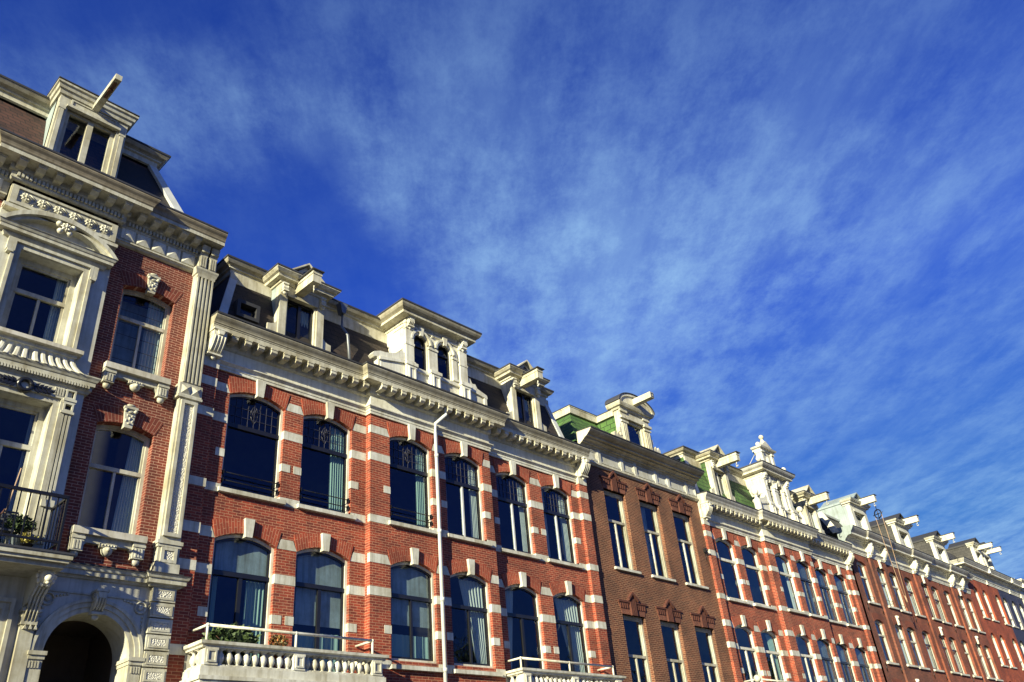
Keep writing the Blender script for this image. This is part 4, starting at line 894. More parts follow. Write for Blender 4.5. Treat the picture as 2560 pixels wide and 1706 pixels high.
# ------------------------------------------------------------------ ornate house at the left
def ornate_house():
    H = thing('ornate_house', 'dark red brick house with an ornate ivory stucco bay, arched porch and iron balcony', 'house', (4.5, 0, 0))
    w1 = dict(x0=5.60, x1=6.86, z0=11.26, zs=13.44, rise=.12); w2 = dict(x0=5.60, x1=6.86, z0=7.50, zs=9.84, rise=.12)
    w = MB(); wall_face(w, 5.20, 7.30, 6.5, 14.62, 0, [w1, w2], .34); wall_face(w, -3.0, 2.75, 0, 14.62, 0, [dict(x0=.6, x1=1.9, z0=11.26, zs=13.5, rise=.12), dict(x0=.6, x1=1.9, z0=7.5, zs=9.8, rise=.12)], .24)
    w.quad((7.69, -.1, 0), (7.69, 9, 0), (7.69, 9, 15.6), (7.69, -.1, 15.6)); w.build('wall', 'brick_a', H); room(H, -2.8, 7.25, 6.7, 14.5, .45, 3.2)
    for o, cs in ((w1, [cur('R', .36, 'curtain'), blind(11.3, 13.5, 'blind', .5)]), (w2, [cur('R', .34, 'curtain', tie=.7, folds=6)]), (dict(x0=.6, x1=1.9, z0=11.26, zs=13.5, rise=.12), []), (dict(x0=.6, x1=1.9, z0=7.5, zs=9.8, rise=.12), [])):
        tz = o['z0'] + 1.40
        ww = window(H, o, 0, 'a_trim', 'a_trim', fw=.07, sw=.04, yoff=.20, transom=tz, th=.09, mullion=True, mull_w=.055, fd=.13, curtains=cs)
        if o is w1:
            ln = MB()
            for z in (11.62, 11.95, 12.28, 12.60, 12.95, 13.25): ln.box(o['x0'] + .1, o['x1'] - .1, .262, .268, z, z + .012)
            ln.build('blind_cord', 'room', ww)
        brick_arch(o, 0, .008, .36, .34, .16, 'arch_a', H)
        xc = (o['x0'] + o['x1']) / 2; zc = o['zs'] + .12; k = MB()
        k.prism([(xc - .085, zc - .12), (xc + .085, zc - .12), (xc + .135, zc + .40), (xc - .135, zc + .40)], -.08, .08, 'y'); k.box(xc - .15, xc + .15, -.11, .0, zc + .33, zc + .385)
        for sx in (-1, 1): k.ball((xc + sx * .11, -.085, zc + .29), .045, 8); k.ball((xc + sx * .05, -.08, zc + .17), .025, 6); k.ball((xc + sx * .07, -.08, zc + .05), .03, 6, 1, .6, 1.4)
        k.ball((xc, -.085, zc + .10), .028, 8, .8, 1, 1.6); k.ball((xc, -.085, zc - .02), .035, 8, 1.2, .8, .6); k.ball((xc, -.085, zc + .25), .06, 8, 1.2, .6, .5); k.ball((xc, -.07, zc + .42), .075, 8, 1.4, .6, .5)
        k.build('keystone', 'a_trim', H)
        s = MB(); z = o['z0']; a, b = o['x0'] - .11, o['x1'] + .11
        s.prism([(-.20, z - .16), (.14, z - .16), (.14, z + .01), (-.20, z - .02)], a, b, 'x'); sl = s.build('sill', 'sill', H)
        c = MB(); pts = [(a + .04, z - .165), (b - .04, z - .165), (b - .04, z - .30), (b - .26, z - .30), (b - .34, z - .38), (xc + .30, z - .30), (xc + .2, z - .30)]
        c.box(a + .03, b - .03, -.10, .0, z - .30, z - .162)
        for x in (a + .13, b - .13):
            c.box(x - .12, x + .12, -.16, .001, z - .50, z - .163); c.box(x - .13, x + .13, -.18, .002, z - .26, z - .21); c.ball((x, -.07, z - .55), .085, 10, 1, .8, 1)
            for q in range(3): c.box(x - .075 + q * .06, x - .045 + q * .06, -.178, -.15, z - .47, z - .29)
        for sx in (-1, 1): c.prism([(xc + sx * .60, z - .30), (xc + sx * .42, z - .30), (xc + sx * .50, z - .40), (xc + sx * .60, z - .44)], -.095, .0, 'y')
        c.box(xc - .17, xc + .17, -.13, .003, z - .36, z - .28); c.ball((xc, -.07, z - .40), .12, 12, 1, .7, 1); c.ball((xc, -.15, z - .40), .05, 8)
        for q in range(5): c.ball((xc - .12 + q * .06, -.135, z - .315), .022, 6)
        c.build('sill_apron', 'a_trim', sl)
    # giant pier -------------------------------------------------------
    P = MB(); P.box(7.22, 7.69, -.20, .1, 6.72, 14.50)
    P.box(7.18, 7.72, -.23, .101, 6.72, 6.98); P.box(7.17, 7.73, -.25, .102, 7.38, 7.46); P.box(7.19, 7.71, -.225, .103, 7.32, 7.38)
    P.box(7.17, 7.73, -.24, .102, 10.90, 11.24); P.box(7.15, 7.75, -.26, .103, 10.86, 10.92)
    for a, b in ((7.22, 7.44), (7.47, 7.69)):
        P.add([(a, -.241, 10.96), (b, -.241, 10.96), (b, -.241, 11.19), (a, -.241, 11.19), ((a + b) / 2, -.31, 11.075)], [(0, 1, 4), (1, 2, 4), (2, 3, 4), (3, 0, 4)])
    P.ring([(7.26, 7.55), (7.26, 10.80), (7.65, 10.80), (7.65, 7.55)], [(7.34, 7.63), (7.34, 10.72), (7.57, 10.72), (7.57, 7.63)], -.262, -.199); P.ring([(7.28, 6.99), (7.28, 7.31), (7.63, 7.31), (7.63, 6.99)], [(7.35, 7.05), (7.35, 7.25), (7.56, 7.25), (7.56, 7.05)], -.235, -.199)
    for q in range(5): P.box(7.235 + q * .096, 7.275 + q * .096, -.255, -.198, 11.27, 14.32)
    P.box(7.22, 7.69, -.256, -.197, 14.32, 14.40)
    P.sweep([(7.22, .1), (7.22, -.20), (7.69, -.20), (7.69, .1)], [(-.01, 14.40), (.03, 14.42), (.05, 14.50), (.07, 14.55), (.07, 14.60), (-.01, 14.60)])
    for a, b in ((7.22, 7.43), (7.48, 7.69)):
        P.box(a, b, -.24, .1, 14.60, 15.08)
        for q in range(3): P.box(a + .025 + q * .06, a + .06 + q * .06, -.265, -.239, 14.64, 14.98)
        P.tube([(a, -.275, 15.13), (b, -.275, 15.13)], .05, 10); P.prism([(.1, 15.04), (-.24, 15.04), (-.30, 15.14), (-.36, 15.26), (.1, 15.26)], a, b, 'x')
    P.build('pier', 'a_trim', H)
    R_ = MB(); R_.box(7.345, 7.565, -.212, -.198, 7.635, 10.715); R_.box(7.355, 7.555, -.212, -.198, 7.06, 7.24); R_.build('pier_panel', 'rough', H)
    # bay ---------------------------------------------------------------
    y = -.12; ub = dict(x0=3.33, x1=4.62, z0=11.20, zs=13.30); lb = dict(x0=3.33, x1=4.62, z0=6.66, zs=9.92)
    b = MB(); wall_face(b, 2.75, 5.20, 6.4, 14.4, y, [ub, lb], .42); b.quad((2.75, y, 6.4), (2.75, .05, 6.4), (2.75, .05, 14.4), (2.75, y, 14.4)); b.quad((5.2, y, 6.4), (5.2, .05, 6.4), (5.2, .05, 14.4), (5.2, y, 14.4))
    wall_face(b, 2.75, 5.2, 0, 6.4, y, [dict(x0=3.2, x1=4.55, z0=1.5, zs=5.75)], .3); b.build('bay', 'grey_white', H)
    def fit(o, tz, cs, mul=True): return window(H, o, y, 'a_trim', 'a_trim', fw=.12, sw=.05, yoff=.26, transom=tz, th=.10, mullion=mul, mull_w=.06, fd=.16, curtains=cs)
    fit(ub, 12.42, [cur('R', .24, 'curtain')]); fit(lb, 8.95, [cur('R', .12)]); fit(dict(x0=3.2, x1=4.55, z0=1.5, zs=5.75), 4.6, [])
    t = MB()
    for o, ear in ((ub, True), (lb, False), (dict(x0=3.2, x1=4.55, z0=1.5, zs=5.75), False)):
        a, c, z0, z1 = o['x0'], o['x1'], o['z0'], o['zs']
        t.ring([(a - .20, z0), (a - .20, z1 + .20), (c + .20, z1 + .20), (c + .20, z0)], [(a - .01, z0), (a - .01, z1 + .01), (c + .01, z1 + .01), (c + .01, z0)], y - .05, y + .01)
        t.ring([(a - .20, z0), (a - .20, z1 + .20), (c + .20, z1 + .20), (c + .20, z0)], [(a - .13, z0), (a - .13, z1 + .13), (c + .13, z1 + .13), (c + .13, z0)], y - .10, y - .04)
        if ear:
            for sx, x in ((-1, a - .20), (1, c + .20)):
                t.box(*sorted((x + sx * .001, x + sx * .10)), y - .098, y + .01, z1 - .12, z1 + .199); t.box(*sorted((x - sx * .04, x + sx * .08)), y - .13, y + .012, z1 - .19, z1 - .125)
    t.build('window_casing', 'a_trim', H)
    # pediment
    p = MB(); xc = 3.98; p.sweep([(2.98, .0), (2.98, y), (4.98, y), (4.98, 0)], [(-.01, 13.50), (.06, 13.52), (.10, 13.58), (.10, 13.62), (.20, 13.62), (.20, 13.70), (.22, 13.71), (.25, 13.77), (.25, 13.79), (-.01, 13.82)])
    arc = lambda r, h, zb: [(xc + r * math.sin(t) / math.sin(.95), zb + h * (math.cos(t) - math.cos(.95)) / (1 - math.cos(.95))) for t in [(-1 + i / 9) * .95 for i in range(19)]]
    o1, o2, o3 = arc(1.27, .62, 13.78), arc(1.15, .50, 13.78), arc(1.04, .41, 13.79)
    p.ring(o1 + [(xc + .3, 13.785), (xc - .3, 13.785)], o2 + [(xc + .3, 13.79), (xc - .3, 13.79)], y - .27, y + .01); p.ring(o2 + [(xc + .3, 13.79), (xc - .3, 13.79)], o3 + [(xc + .3, 13.795), (xc - .3, 13.795)], y - .18, y + .012)
    p.build('pediment', 'a_trim', H)
    def rosette(mb, x, yy, z, r):
        for q in range(8):
            a = q * math.pi / 4; c, d_ = math.cos(a), math.sin(a); n_ = (-d_ * r * .26, c * r * .26); t0, t1 = r * .18, r * .98
            mb.add([(x + c * t0, yy - .055, z + d_ * t0), (x + c * r * .62 + n_[0], yy - .045, z + d_ * r * .62 + n_[1]), (x + c * t1, yy - .01, z + d_ * t1), (x + c * r * .62 - n_[0], yy - .045, z + d_ * r * .62 - n_[1]), (x + c * r * .6, yy - .075, z + d_ * r * .6)], [(0, 1, 4), (1, 2, 4), (2, 3, 4), (3, 0, 4)])
        mb.ball((x, yy - .06, z), r * .26, 8)
    q = MB(); rosette(q, xc + .03, y - .28, 14.10, .13)
    for sx in (-1, 1): q.ball((xc + .03 + sx * .15, y - .26, 14.16), .07, 8); q.ball((xc + .03 + sx * .10, y - .26, 13.98), .07, 8)
    q.build('pediment_ornament', 'white', H)
    # rosette frieze
    f = MB(); f.box(2.80, 5.15, y - .10, y + .02, 14.30, 14.86); f.ring([(2.82, 14.34), (2.82, 14.84), (5.13, 14.84), (5.13, 14.34)], [(2.95, 14.42), (2.95, 14.78), (5.00, 14.78), (5.00, 14.42)], y - .135, y - .09); f.box(2.74, 5.21, y - .14, y + .02, 14.22, 14.30); f.box(2.76, 5.19, y - .18, y + .021, 14.18, 14.225)
    fr = f.build('bay_frieze', 'a_trim', H); base = None
    for k in range(6):
        x = 3.12 + k * .345
        if base is None:
            m = MB(); rosette(m, 0, 0, 0, .13); base = m.build('rosette', 'a_trim', fr); base.location = (x, y - .11, 14.60)
        else: copy_at(base, (x, y - .11, 14.60), fr)
    d = MB()
    for k in range(5): x = 3.29 + k * .345; d.tube([(x - .1, y - .105, 14.72), (x, y - .12, 14.66), (x + .02, y - .12, 14.55), (x - .05, y - .105, 14.46)], .02, 5); d.ball((x, y - .11, 14.46), .03, 6)
    d.build('leaf_scroll', 'a_trim', fr)
    # sill and fluted apron
    MB().prism([(y - .26, 11.10), (y + .2, 11.10), (y + .2, 11.205), (y - .26, 11.19)], 3.02, 4.94, 'x').build('sill', 'sill', H)
    s = MB(); n = 96; rows = []; m_ = 8
    for j in range(m_ + 1):
        u = j / m_; z = 11.03 - .36 * u; out = .10 + .13 * u ** 2.2; hw = .86 + .20 * u ** 2
        for i in range(n + 1):
            t = i / n; ph = (abs(t - .5) * 2 * 6.0 + .25) % 1.0; gro = .085 * max(0, math.sin(math.pi * min(1, max(0, (ph - .15) / .5)))) * min(1, u * 5)
            rows.append((3.98 + (t * 2 - 1) * hw, y - out + gro, z))
    s.add(rows, [(j * (n + 1) + i, j * (n + 1) + i + 1, (j + 1) * (n + 1) + i + 1, (j + 1) * (n + 1) + i) for j in range(m_) for i in range(n)])
    s.prism([(y, 11.03), (y - .10, 11.03), (y - .13, 10.90), (y - .2, 10.80), (y - .34, 10.73), (y, 10.73)], 3.12, 4.84, 'x') if False else None
    for sx in (-1, 1): s.add([(3.98 + sx * (.86 + .2 * (j / m_) ** 2), y - .10 - .13 * (j / m_) ** 2.2, 11.03 - .36 * j / m_) for j in range(m_ + 1)] + [(3.98 + sx * (.86 + .2 * (j / m_) ** 2), y, 11.03 - .36 * j / m_) for j in range(m_ + 1)], [(j, j + 1, m_ + 2 + j, m_ + 1 + j) for j in range(m_)])
    s.box(3.10, 4.86, y - .14, y + .02, 11.03, 11.10); s.build('fluted_apron', 'white', H)
    MB().sweep([(2.75, .1), (2.75, y), (5.20, y), (5.20, .1)], [(-.01, 10.30), (.05, 10.31), (.07, 10.36), (.10, 10.38), (.10, 10.48), (.14, 10.48), (.14, 10.57), (.16, 10.58), (.18, 10.62), (.21, 10.66), (.21, 10.685), (-.01, 10.70)]).build('bay_cornice', 'a_trim', H)
    dn = MB()
    for k in range(44): x = 2.78 + k * .0565; dn.box(x - .018, x + .018, y - .17, y - .09, 10.40, 10.475)
    dn.build('dentil_course', 'a_trim', H)
    g2 = MB(); yy = y - .02
    g2.tube([(4.03 + .125 * math.cos(a), y - .10, 10.15 + .125 * math.sin(a)) for a in [i * math.pi / 8 for i in range(17)]], .05, 7)
    for sx in (-1, 1):
        for k in range(4):
            px_, pz = 4.03 + sx * (.15 + k * .085), 10.15
            for sz in (-1, 1):
                d = Vector((sx * .75, sz * .66)).normalized(); n_ = Vector((-d.y, d.x)); L_ = .165 - .014 * k; c0_ = Vector((px_, pz))
                g2.prism([tuple(c0_), tuple(c0_ + d * L_ * .5 + n_ * .032), tuple(c0_ + d * L_), tuple(c0_ + d * L_ * .5 - n_ * .032)], y - .125 - .004 * k, y - .085, 'y')
        g2.tube([(4.03 + sx * .12, y - .10, 10.15), (4.03 + sx * .52, y - .10, 10.15)], .014, 6); g2.ball((4.03 + sx * .54, y - .10, 10.15), .04, 8, 1.6, .4, .6)
    g2.build('wreath', 'black', H)
    MB().box(3.0, 4.95, y - .07, y + .01, 9.99 + .14, 10.30).build('wreath_panel', 'a_trim', H)
    bx = MB()
    for sx in (-1, 1):
        x = 3.98 + sx * .93
        bx.box(x - .09, x + .09, y - .08, y + .01, 6.8, 10.30) if False else None
        bx.ring([(x - .10, 10.08), (x - .10, 10.29), (x + .10, 10.29), (x + .10, 10.08)], [(x - .065, 10.11), (x - .065, 10.26), (x + .065, 10.26), (x + .065, 10.11)], y - .12, y + .01); bx.box(x - .13, x + .13, y - .14, y + .012, 10.02, 10.075)
        bx.ring([(x - .10, 9.80), (x - .10, 9.985), (x + .10, 9.985), (x + .10, 9.80)], [(x - .065, 9.83), (x - .065, 9.955), (x + .065, 9.955), (x + .065, 9.83)], y - .12, y + .01); bx.box(x - .13, x + .13, y - .13, y + .013, 9.74, 9.795); bx.box(x - .12, x + .12, y - .12, y + .011, 9.985, 10.02)
        for q in (-.07, 0, .07): bx.box(x + q - .022, x + q + .022, y - .10, y + .01, 7.0, 9.74)
        bx.box(x - .10, x + .10, y - .06, y + .009, 6.6, 9.74); bx.box(x - .12, x + .12, y - .14, y + .012, 7.72, 7.86)
        for q in range(4): bx.box(x * 1 - .30 - .02 + q * .05 if sx > 0 else x + .17 + q * .05, x - .29 + q * .05 if sx > 0 else x + .20 + q * .05, y - .11, y, 10.10, 10.29)
    bx.build('pilaster', 'a_trim', H)
    db = MB()
    for sx in (-1, 1):
        x = 3.98 + sx * .93; db.box(x - .066, x + .066, y - .03, y - .005, 10.108, 10.262); db.box(x - .066, x + .066, y - .03, y - .005, 9.828, 9.957)
    db.build('inset_panel', 'black', H)
    # balcony -----------------------------------------------------------
    B = MB().box(2.55, 5.28, -1.12, -.005, 6.50, 6.58).box(2.60, 5.24, -1.08, -.006, 6.44, 6.505).box(2.68, 5.20, -1.0, -.007, 6.36, 6.445).build('balcony', 'a_trim', H)
    MB().box(2.53, 5.30, -1.14, -.008, 6.582, 6.62).build('balcony_deck', 'roofstrip', B)
    r = MB(); yr = -1.0; x0r, x1r = 2.75, 5.02
    r.box(x0r, x1r, yr - .025, yr + .025, 7.66, 7.72); r.box(x0r, x1r, yr - .018, yr + .018, 6.80, 6.84)
    for x in (x0r, x1r): r.box(x - .022, x + .022, yr, -.12, 7.665, 7.715); r.box(x - .015, x + .015, yr, -.12, 6.80, 6.83); r.box(x - .022, x + .022, yr - .022, yr + .022, 6.62, 7.72)
    n = 14
    for i in range(1, n): x = x0r + (x1r - x0r) * i / n; r.box(x - .011, x + .011, yr - .011, yr + .011, 6.84, 7.66)
    for i in range(1, 5):
        for x in (x0r, x1r): yy = yr + .9 * i / 5; r.box(x - .011, x + .011, yy - .011, yy + .011, 6.83, 7.67)
    r.build('railing', 'iron', B)
    # lion headed consoles
    for x in (5.02, 2.92):
        c = MB(); pr = [(y, 6.36), (y - .62, 6.36), (y - .60, 6.22), (y - .52, 6.12), (y - .30, 5.98), (y - .24, 5.86), (y, 5.80)]
        c.prism(pr, x - .13, x + .13, 'x'); c.box(x - .10, x + .10, y - .14, y, 5.45, 5.85)
        for q in range(4): c.tube([(x - .09 + q * .06, y - .56, 6.14), (x - .09 + q * .06, y - .33, 5.97), (x - .09 + q * .06, y - .27, 5.85), (x - .09 + q * .06, y - .16, 5.55)], .022, 5)
        cc = c.build('console', 'a_trim', H)
        l = MB(); l.ball((x, y - .62, 6.26), .13, 12, 1, .8, 1.1); l.ball((x, y - .74, 6.20), .075, 10, 1, .9, .9); l.ball((x, y - .73, 6.12), .045, 8, 1, .8, .6)
        for q in range(10):
            a = q * .63; l.ball((x + .14 * math.cos(a), y - .58, 6.27 + .15 * math.sin(a)), .05, 7)
        for sx in (-1, 1): l.ball((x + sx * .045, y - .725, 6.28), .022, 6); l.ball((x + sx * .09, y - .64, 6.38), .04, 6)
        l.build('lion_head', 'white', cc)
        cp = MB(); cp.box(x - .16, x + .16, y - .22, y, 5.74 - .02, 5.80 - .02); cp.box(x - .14, x + .14, y - .18, y + .001, 5.5, 5.72); cp.box(x - .12, x + .12, y - .13, y + .002, 0, 5.5)
        for q in range(3): cp.prism([(x - .09 + q * .09, 5.42), (x - .03 + q * .09, 5.42), (x - .06 + q * .09, 5.50)], y - .2, y - .12, 'y')
        cp.build('pilaster', 'a_trim', H)
    # porch ---------------------------------------------------------------
    yp = -.15; o = dict(x0=5.38, x1=6.96, z0=0, zs=5.07, round=True)
    m = MB(); wall_face(m, 5.20, 7.24, 0, 6.5, yp, [o], .75, 24); m.box(7.22, 7.69, yp - .02, .1, 0, 6.5); m.build('porch', 'grey_white', H)
    i_ = MB(); i_.quad((5.2, 2.6, 0), (7.3, 2.6, 0), (7.3, 2.6, 6.4), (5.2, 2.6, 6.4)); i_.quad((5.22, .6, 0), (5.22, 2.6, 0), (5.22, 2.6, 6.4), (5.22, .6, 6.4)); i_.quad((7.2, .6, 0), (7.2, 2.6, 0), (7.2, 2.6, 6.4), (7.2, .6, 6.4)); i_.quad((5.2, .6, 6.0), (7.3, .6, 6.0), (7.3, 2.6, 6.0), (5.2, 2.6, 6.0)); i_.build('porch_recess', 'door', H)
    dd = MB(); dd.ring([(5.45, 0), (5.45, 5.0), (6.9, 5.0), (6.9, 0)], [(5.55, .1), (5.55, 4.9), (6.8, 4.9), (6.8, .1)], 2.4, 2.5); dd.box(5.45, 6.9, 2.36, 2.5, 4.3, 4.42); dd.box(5.55, 6.8, 2.45, 2.5, 0, 4.3); dd.build('door', 'door', H)
    a_ = MB(); xc = 6.17
    for r0, r1, pj in ((.785, .88, .03), (.88, .97, .06), (.97, 1.03, .09)):
        n = 28
        for q in range(n):
            a0, a1 = math.pi * q / n, math.pi * (q + 1) / n; Pt = lambda r, a, yy: (xc + r * math.cos(a), yy, 5.07 + r * math.sin(a))
            a_.add([Pt(r0, a0, yp - pj), Pt(r1, a0, yp - pj), Pt(r1, a1, yp - pj), Pt(r0, a1, yp - pj), Pt(r0, a0, yp + .01), Pt(r1, a0, yp + .01), Pt(r1, a1, yp + .01), Pt(r0, a1, yp + .01)], [(0, 1, 2, 3), (0, 3, 7, 4), (1, 5, 6, 2)])
    for sx, x in ((-1, 5.38), (1, 6.96)):
        a_.box(*sorted((x - sx * .05, x + sx * .27)), yp - .14, yp + .55, 5.0, 5.07); a_.box(*sorted((x - sx * .03, x + sx * .25)), yp - .11, yp + .5, 4.93, 5.0); a_.box(*sorted((x - sx * .012, x + sx * .23)), yp - .08, yp + .5, 0, 4.93)
        for q in range(4): a_.box(*sorted((x + sx * (.04 + q * .05), x + sx * (.065 + q * .05))), yp - .10, yp - .07, 4.78, 4.90)
    a_.build('archivolt', 'a_trim', H)
    k = console_mesh(.24, .46, .26, 'a_trim').build('keystone', 'a_trim', H); k.location = (xc, yp - .01, 6.24)
    sp = MB()
    for sx in (-1, 1):
        cx = xc + sx * .88; sp.tube([(cx + .11 * math.cos(t), yp - .02, 6.03 + .11 * math.sin(t)) for t in [i * math.pi / 8 for i in range(17)]], .022, 6); sp.ball((cx, yp - .01, 6.03), .06, 8, 1, .6, 1)
        for q in range(4): sp.ball((cx - sx * (.16 + q * .06), yp - .01, 6.10 + .015 * q), .03, 6); sp.ball((cx + sx * .06, yp - .01, 5.86 - q * .08), .032 - .004 * q, 6)
        sp.mark()
    for a, b in ((5.21, 6.05), (6.29, 7.16)): sp.box(a, b, yp - .03, yp + .01, 6.17, 6.20).mark()
    sp.box(7.12, 7.16, yp - .03, yp + .011, 5.2, 6.17).mark(); sp.each('spandrel_ornament', 'a_trim', H)
    qn = MB(); rp = MB()
    for q in range(12):
        z1 = 6.46 - q * .315; z0 = z1 - .285; e = 0.0 if q < 2 else .0
        qn.prism([(7.21, z0), (7.70, z0), (7.70, z1), (7.21, z1)], yp - .12, yp, 'y'); qn.ring([(7.25, z0 + .04), (7.25, z1 - .04), (7.66, z1 - .04), (7.66, z0 + .04)], [(7.30, z0 + .075), (7.30, z1 - .075), (7.61, z1 - .075), (7.61, z0 + .075)], yp - .135, yp - .118); rp.box(7.305, 7.605, yp - .128, yp - .118, z0 + .08, z1 - .08); qn.mark(); rp.mark()
    qn.each('quoin_stone', 'a_trim', H); rp.each('quoin_panel', 'rough', H)
    MB().sweep([(5.22, yp), (7.16, yp), (7.16, yp - .12), (7.72, yp - .12), (7.72, .1)], [(-.02, 6.46), (.04, 6.46), (.06, 6.50), (.12, 6.51), (.12, 6.60), (.15, 6.61), (.17, 6.66), (.19, 6.68), (-.02, 6.69)]).build('porch_cornice', 'a_trim', H)
    MB().sweep([(5.22, yp), (7.16, yp), (7.16, yp - .12), (7.72, yp - .12)], [(-.16, 6.692), (.20, 6.682), (.20, 6.71), (-.16, 6.73)]).build('porch_flashing', 'roofing', H)
    # main entablature -----------------------------------------------------
    pth = [(-3, -.05), (2.78, -.05), (2.78, -.22), (5.20, -.22), (5.20, -.05), (7.70, -.05)]
    MB().sweep([(-3, -.05), (2.78, -.05)], [(-.05, 14.60), (.02, 14.60), (.02, 15.0), (-.05, 15.0)]).sweep([(5.16, -.05), (7.22, -.05)], [(-.05, 14.60), (.02, 14.60), (.02, 15.0), (-.05, 15.0)]).sweep([(5.18, -.05), (7.22, -.05)], [(-.05, 14.50), (.02, 14.52), (.05, 14.56), (.08, 14.57), (.08, 14.61), (-.05, 14.62)]).sweep([(-3, -.05), (2.76, -.05)], [(-.05, 14.50), (.02, 14.52), (.05, 14.56), (.08, 14.57), (.08, 14.61), (-.05, 14.62)]).build('frieze', 'a_trim', H)
    dia = MB()
    for xa in [5.28 + k * .385 for k in range(5)] + [2.30 - k * .385 for k in range(8)]:
        a, bb, z0, z1, yy = xa, xa + .33, 14.66, 14.97, -.072
        dia.mark() if dia.v else None; dia.box(a, bb, yy - .035, yy, z0, z1); yy -= .036; dia.add([(a, yy, z0), (bb, yy, z0), (bb, yy, z1), (a, yy, z1), ((a + bb) / 2, yy - .075, (z0 + z1) / 2)], [(0, 1, 4), (1, 2, 4), (2, 3, 4), (3, 0, 4)])
    dia.mark(); dia.each('diamond_boss', 'white', H)
    MB().sweep(pth, [(-.02, 14.86 + .1), (.04, 14.97), (.07, 15.0), (.07, 15.16), (.12, 15.17), (.14, 15.20), (.14, 15.32), (.49, 15.32), (.49, 15.425), (-.02, 15.425)]).build('cornice', 'a_trim', H)
    MB().sweep(pth, [(-.02, 15.426), (.50, 15.426), (.515, 15.45), (.52, 15.48), (.54, 15.53), (.58, 15.58), (.60, 15.62), (.60, 15.66), (-.02, 15.70)]).build('gutter', 'gutter_brown', H)
    MB().sweep(pth, [(0, 15.705), (.615, 15.663), (.615, 15.71), (0, 15.74)]).build('cornice_flashing', 'roofstrip', H)
    dn = MB()
    for a, c, yy in ((-1, 2.7, -.05), (2.80, 5.20, -.22), (5.36, 7.2, -.05)):
        n = int((c - a) / .085)
        for i in range(n): x = a + (i + .5) * (c - a) / n; dn.box(x - .026, x + .026, yy - .13, yy - .06, 15.04, 15.15)
        dn.mark()
    dn.each('dentil_course', 'a_trim', H)
    base = None
    for a, c, yy in ((-1, 2.6, -.05), (2.62, 5.35, -.22), (5.42, 7.2, -.05)):
        n = max(1, round((c - a) / .37))
        for i in range(n):
            x = a + (i + .5) * (c - a) / n
            if base is None:
                m = MB(); m.prism([(-.13, -.13), (-.30, -.13), (-.42, -.06), (-.42, 0), (-.13, 0)], -.085, .085, 'x'); m.box(-.10, .10, -.44, -.13, -.03, -.001)
                for q in range(5): m.ball((-.06 + q * .03, -.44, -.02), .016, 5)
                base = m.build('modillion', 'a_trim', H); base.location = (x, yy, 15.318)
            else: copy_at(base, (x, yy, 15.318), H)
    # roof and dormer ------------------------------------------------------
    r = mansard(H, -3, 7.25, .12, 15.62, -3, 6.12, .95, 18.06, 9, 'tile_brown', cap=18.55, boards=False)
    hb = MB(); a, bq = Vector((7.27, .06, 15.62)), Vector((6.14, .90, 18.1)); nrm = Vector((0, -2.4, .8)).normalized(); e = Vector((-.28, 0, 0)); pp = [a, a + e, bq + e * .8, bq]
    hb.add([q + nrm * .06 for q in pp] + [q - nrm * .03 for q in pp], [(0, 1, 2, 3), (0, 3, 7, 4), (1, 5, 6, 2), (0, 4, 5, 1), (3, 2, 6, 7)]); hb.build('hip_board', 'pipe', r)
    MB().quad((4.95, .105, 15.70), (6.97, .105, 15.70), (5.98, .93, 18.0), (4.95, .93, 18.0)).build('slate_shade_panel', 'slate_shaded', r)  # dark sheet painting the dormer's shadow onto the roof slope
    y = .15; d = MB(); d.box(3.30, 3.52, y, y + .3, 15.6, 18.12); d.box(4.74, 4.98, y, y + .3, 15.6, 18.12); d.box(3.30, 4.98, y - .002, y + .3, 18.12, 18.42); dm = d.build('dormer', 'a_trim', H)
    q = MB()
    for a, c in ((3.34, 3.44), (4.83, 4.93)): q.box(a, c, y - .03, y + .01, 15.6, 17.95); q.box(a - .03, c + .03, y - .04, y + .012, 17.95, 18.10)
    q.ring([(3.56, 18.16), (3.56, 18.38), (4.70, 18.38), (4.70, 18.16)], [(3.60, 18.20), (3.60, 18.34), (4.66, 18.34), (4.66, 18.20)], y - .025, y + .0); q.box(3.48, 4.80, y - .09, y + .02, 18.06, 18.13); q.build('dormer_trim', 'a_trim', dm)
    MB().sweep([(3.30, 1.2), (3.30, y), (4.98, y), (4.98, 1.2)], [(-.02, 18.40), (.05, 18.41), (.07, 18.52), (.11, 18.54), (.13, 18.64), (.17, 18.66), (.17, 18.72), (-.02, 18.74)]).build('dormer_cornice', 'a_trim', dm); MB().box(3.12, 5.16, y - .185, 1.4, 18.742, 18.77).build('dormer_roof', 'roofing', dm)
    for x in (3.32, 4.96): MB().prism([(y + .2, 15.5), (1.2, 15.5), (1.2, 18.45), (y + .2, 18.45)], x - .02, x + .02, 'x').build('dormer_cheek', 'lead', dm)
    op = dict(x0=3.52, x1=4.74, z0=15.6, zs=18.10); s = MB().ring(arch_pts(op, 1, 0, 0), arch_pts(op, 1, .10, .10), y + .10, y + .2); s.box(4.06, 4.20, y + .07, y + .199, 15.7, 18.0); s.build('sash', 'a_trim', dm)
    MB().poly([(x, y + .17, z) for x, z in arch_pts(op, 1, .08, .08)][::-1]).build('glass_pane', 'glass', dm); MB().box(3.5, 4.8, y + .9, y + .93, 15.6, 18.1).build('room', 'room', dm)
    MB().box(4.05, 4.21, -1.24, y, 18.36, 18.53).build('hoist_beam', 'a_trim', dm); MB().box(4.09, 4.17, -1.10, -.45, 18.352, 18.359).box(4.08, 4.18, -.82, -.72, 18.33, 18.357).build('beam_slot', 'wood', dm)
    return H
ornate_house()
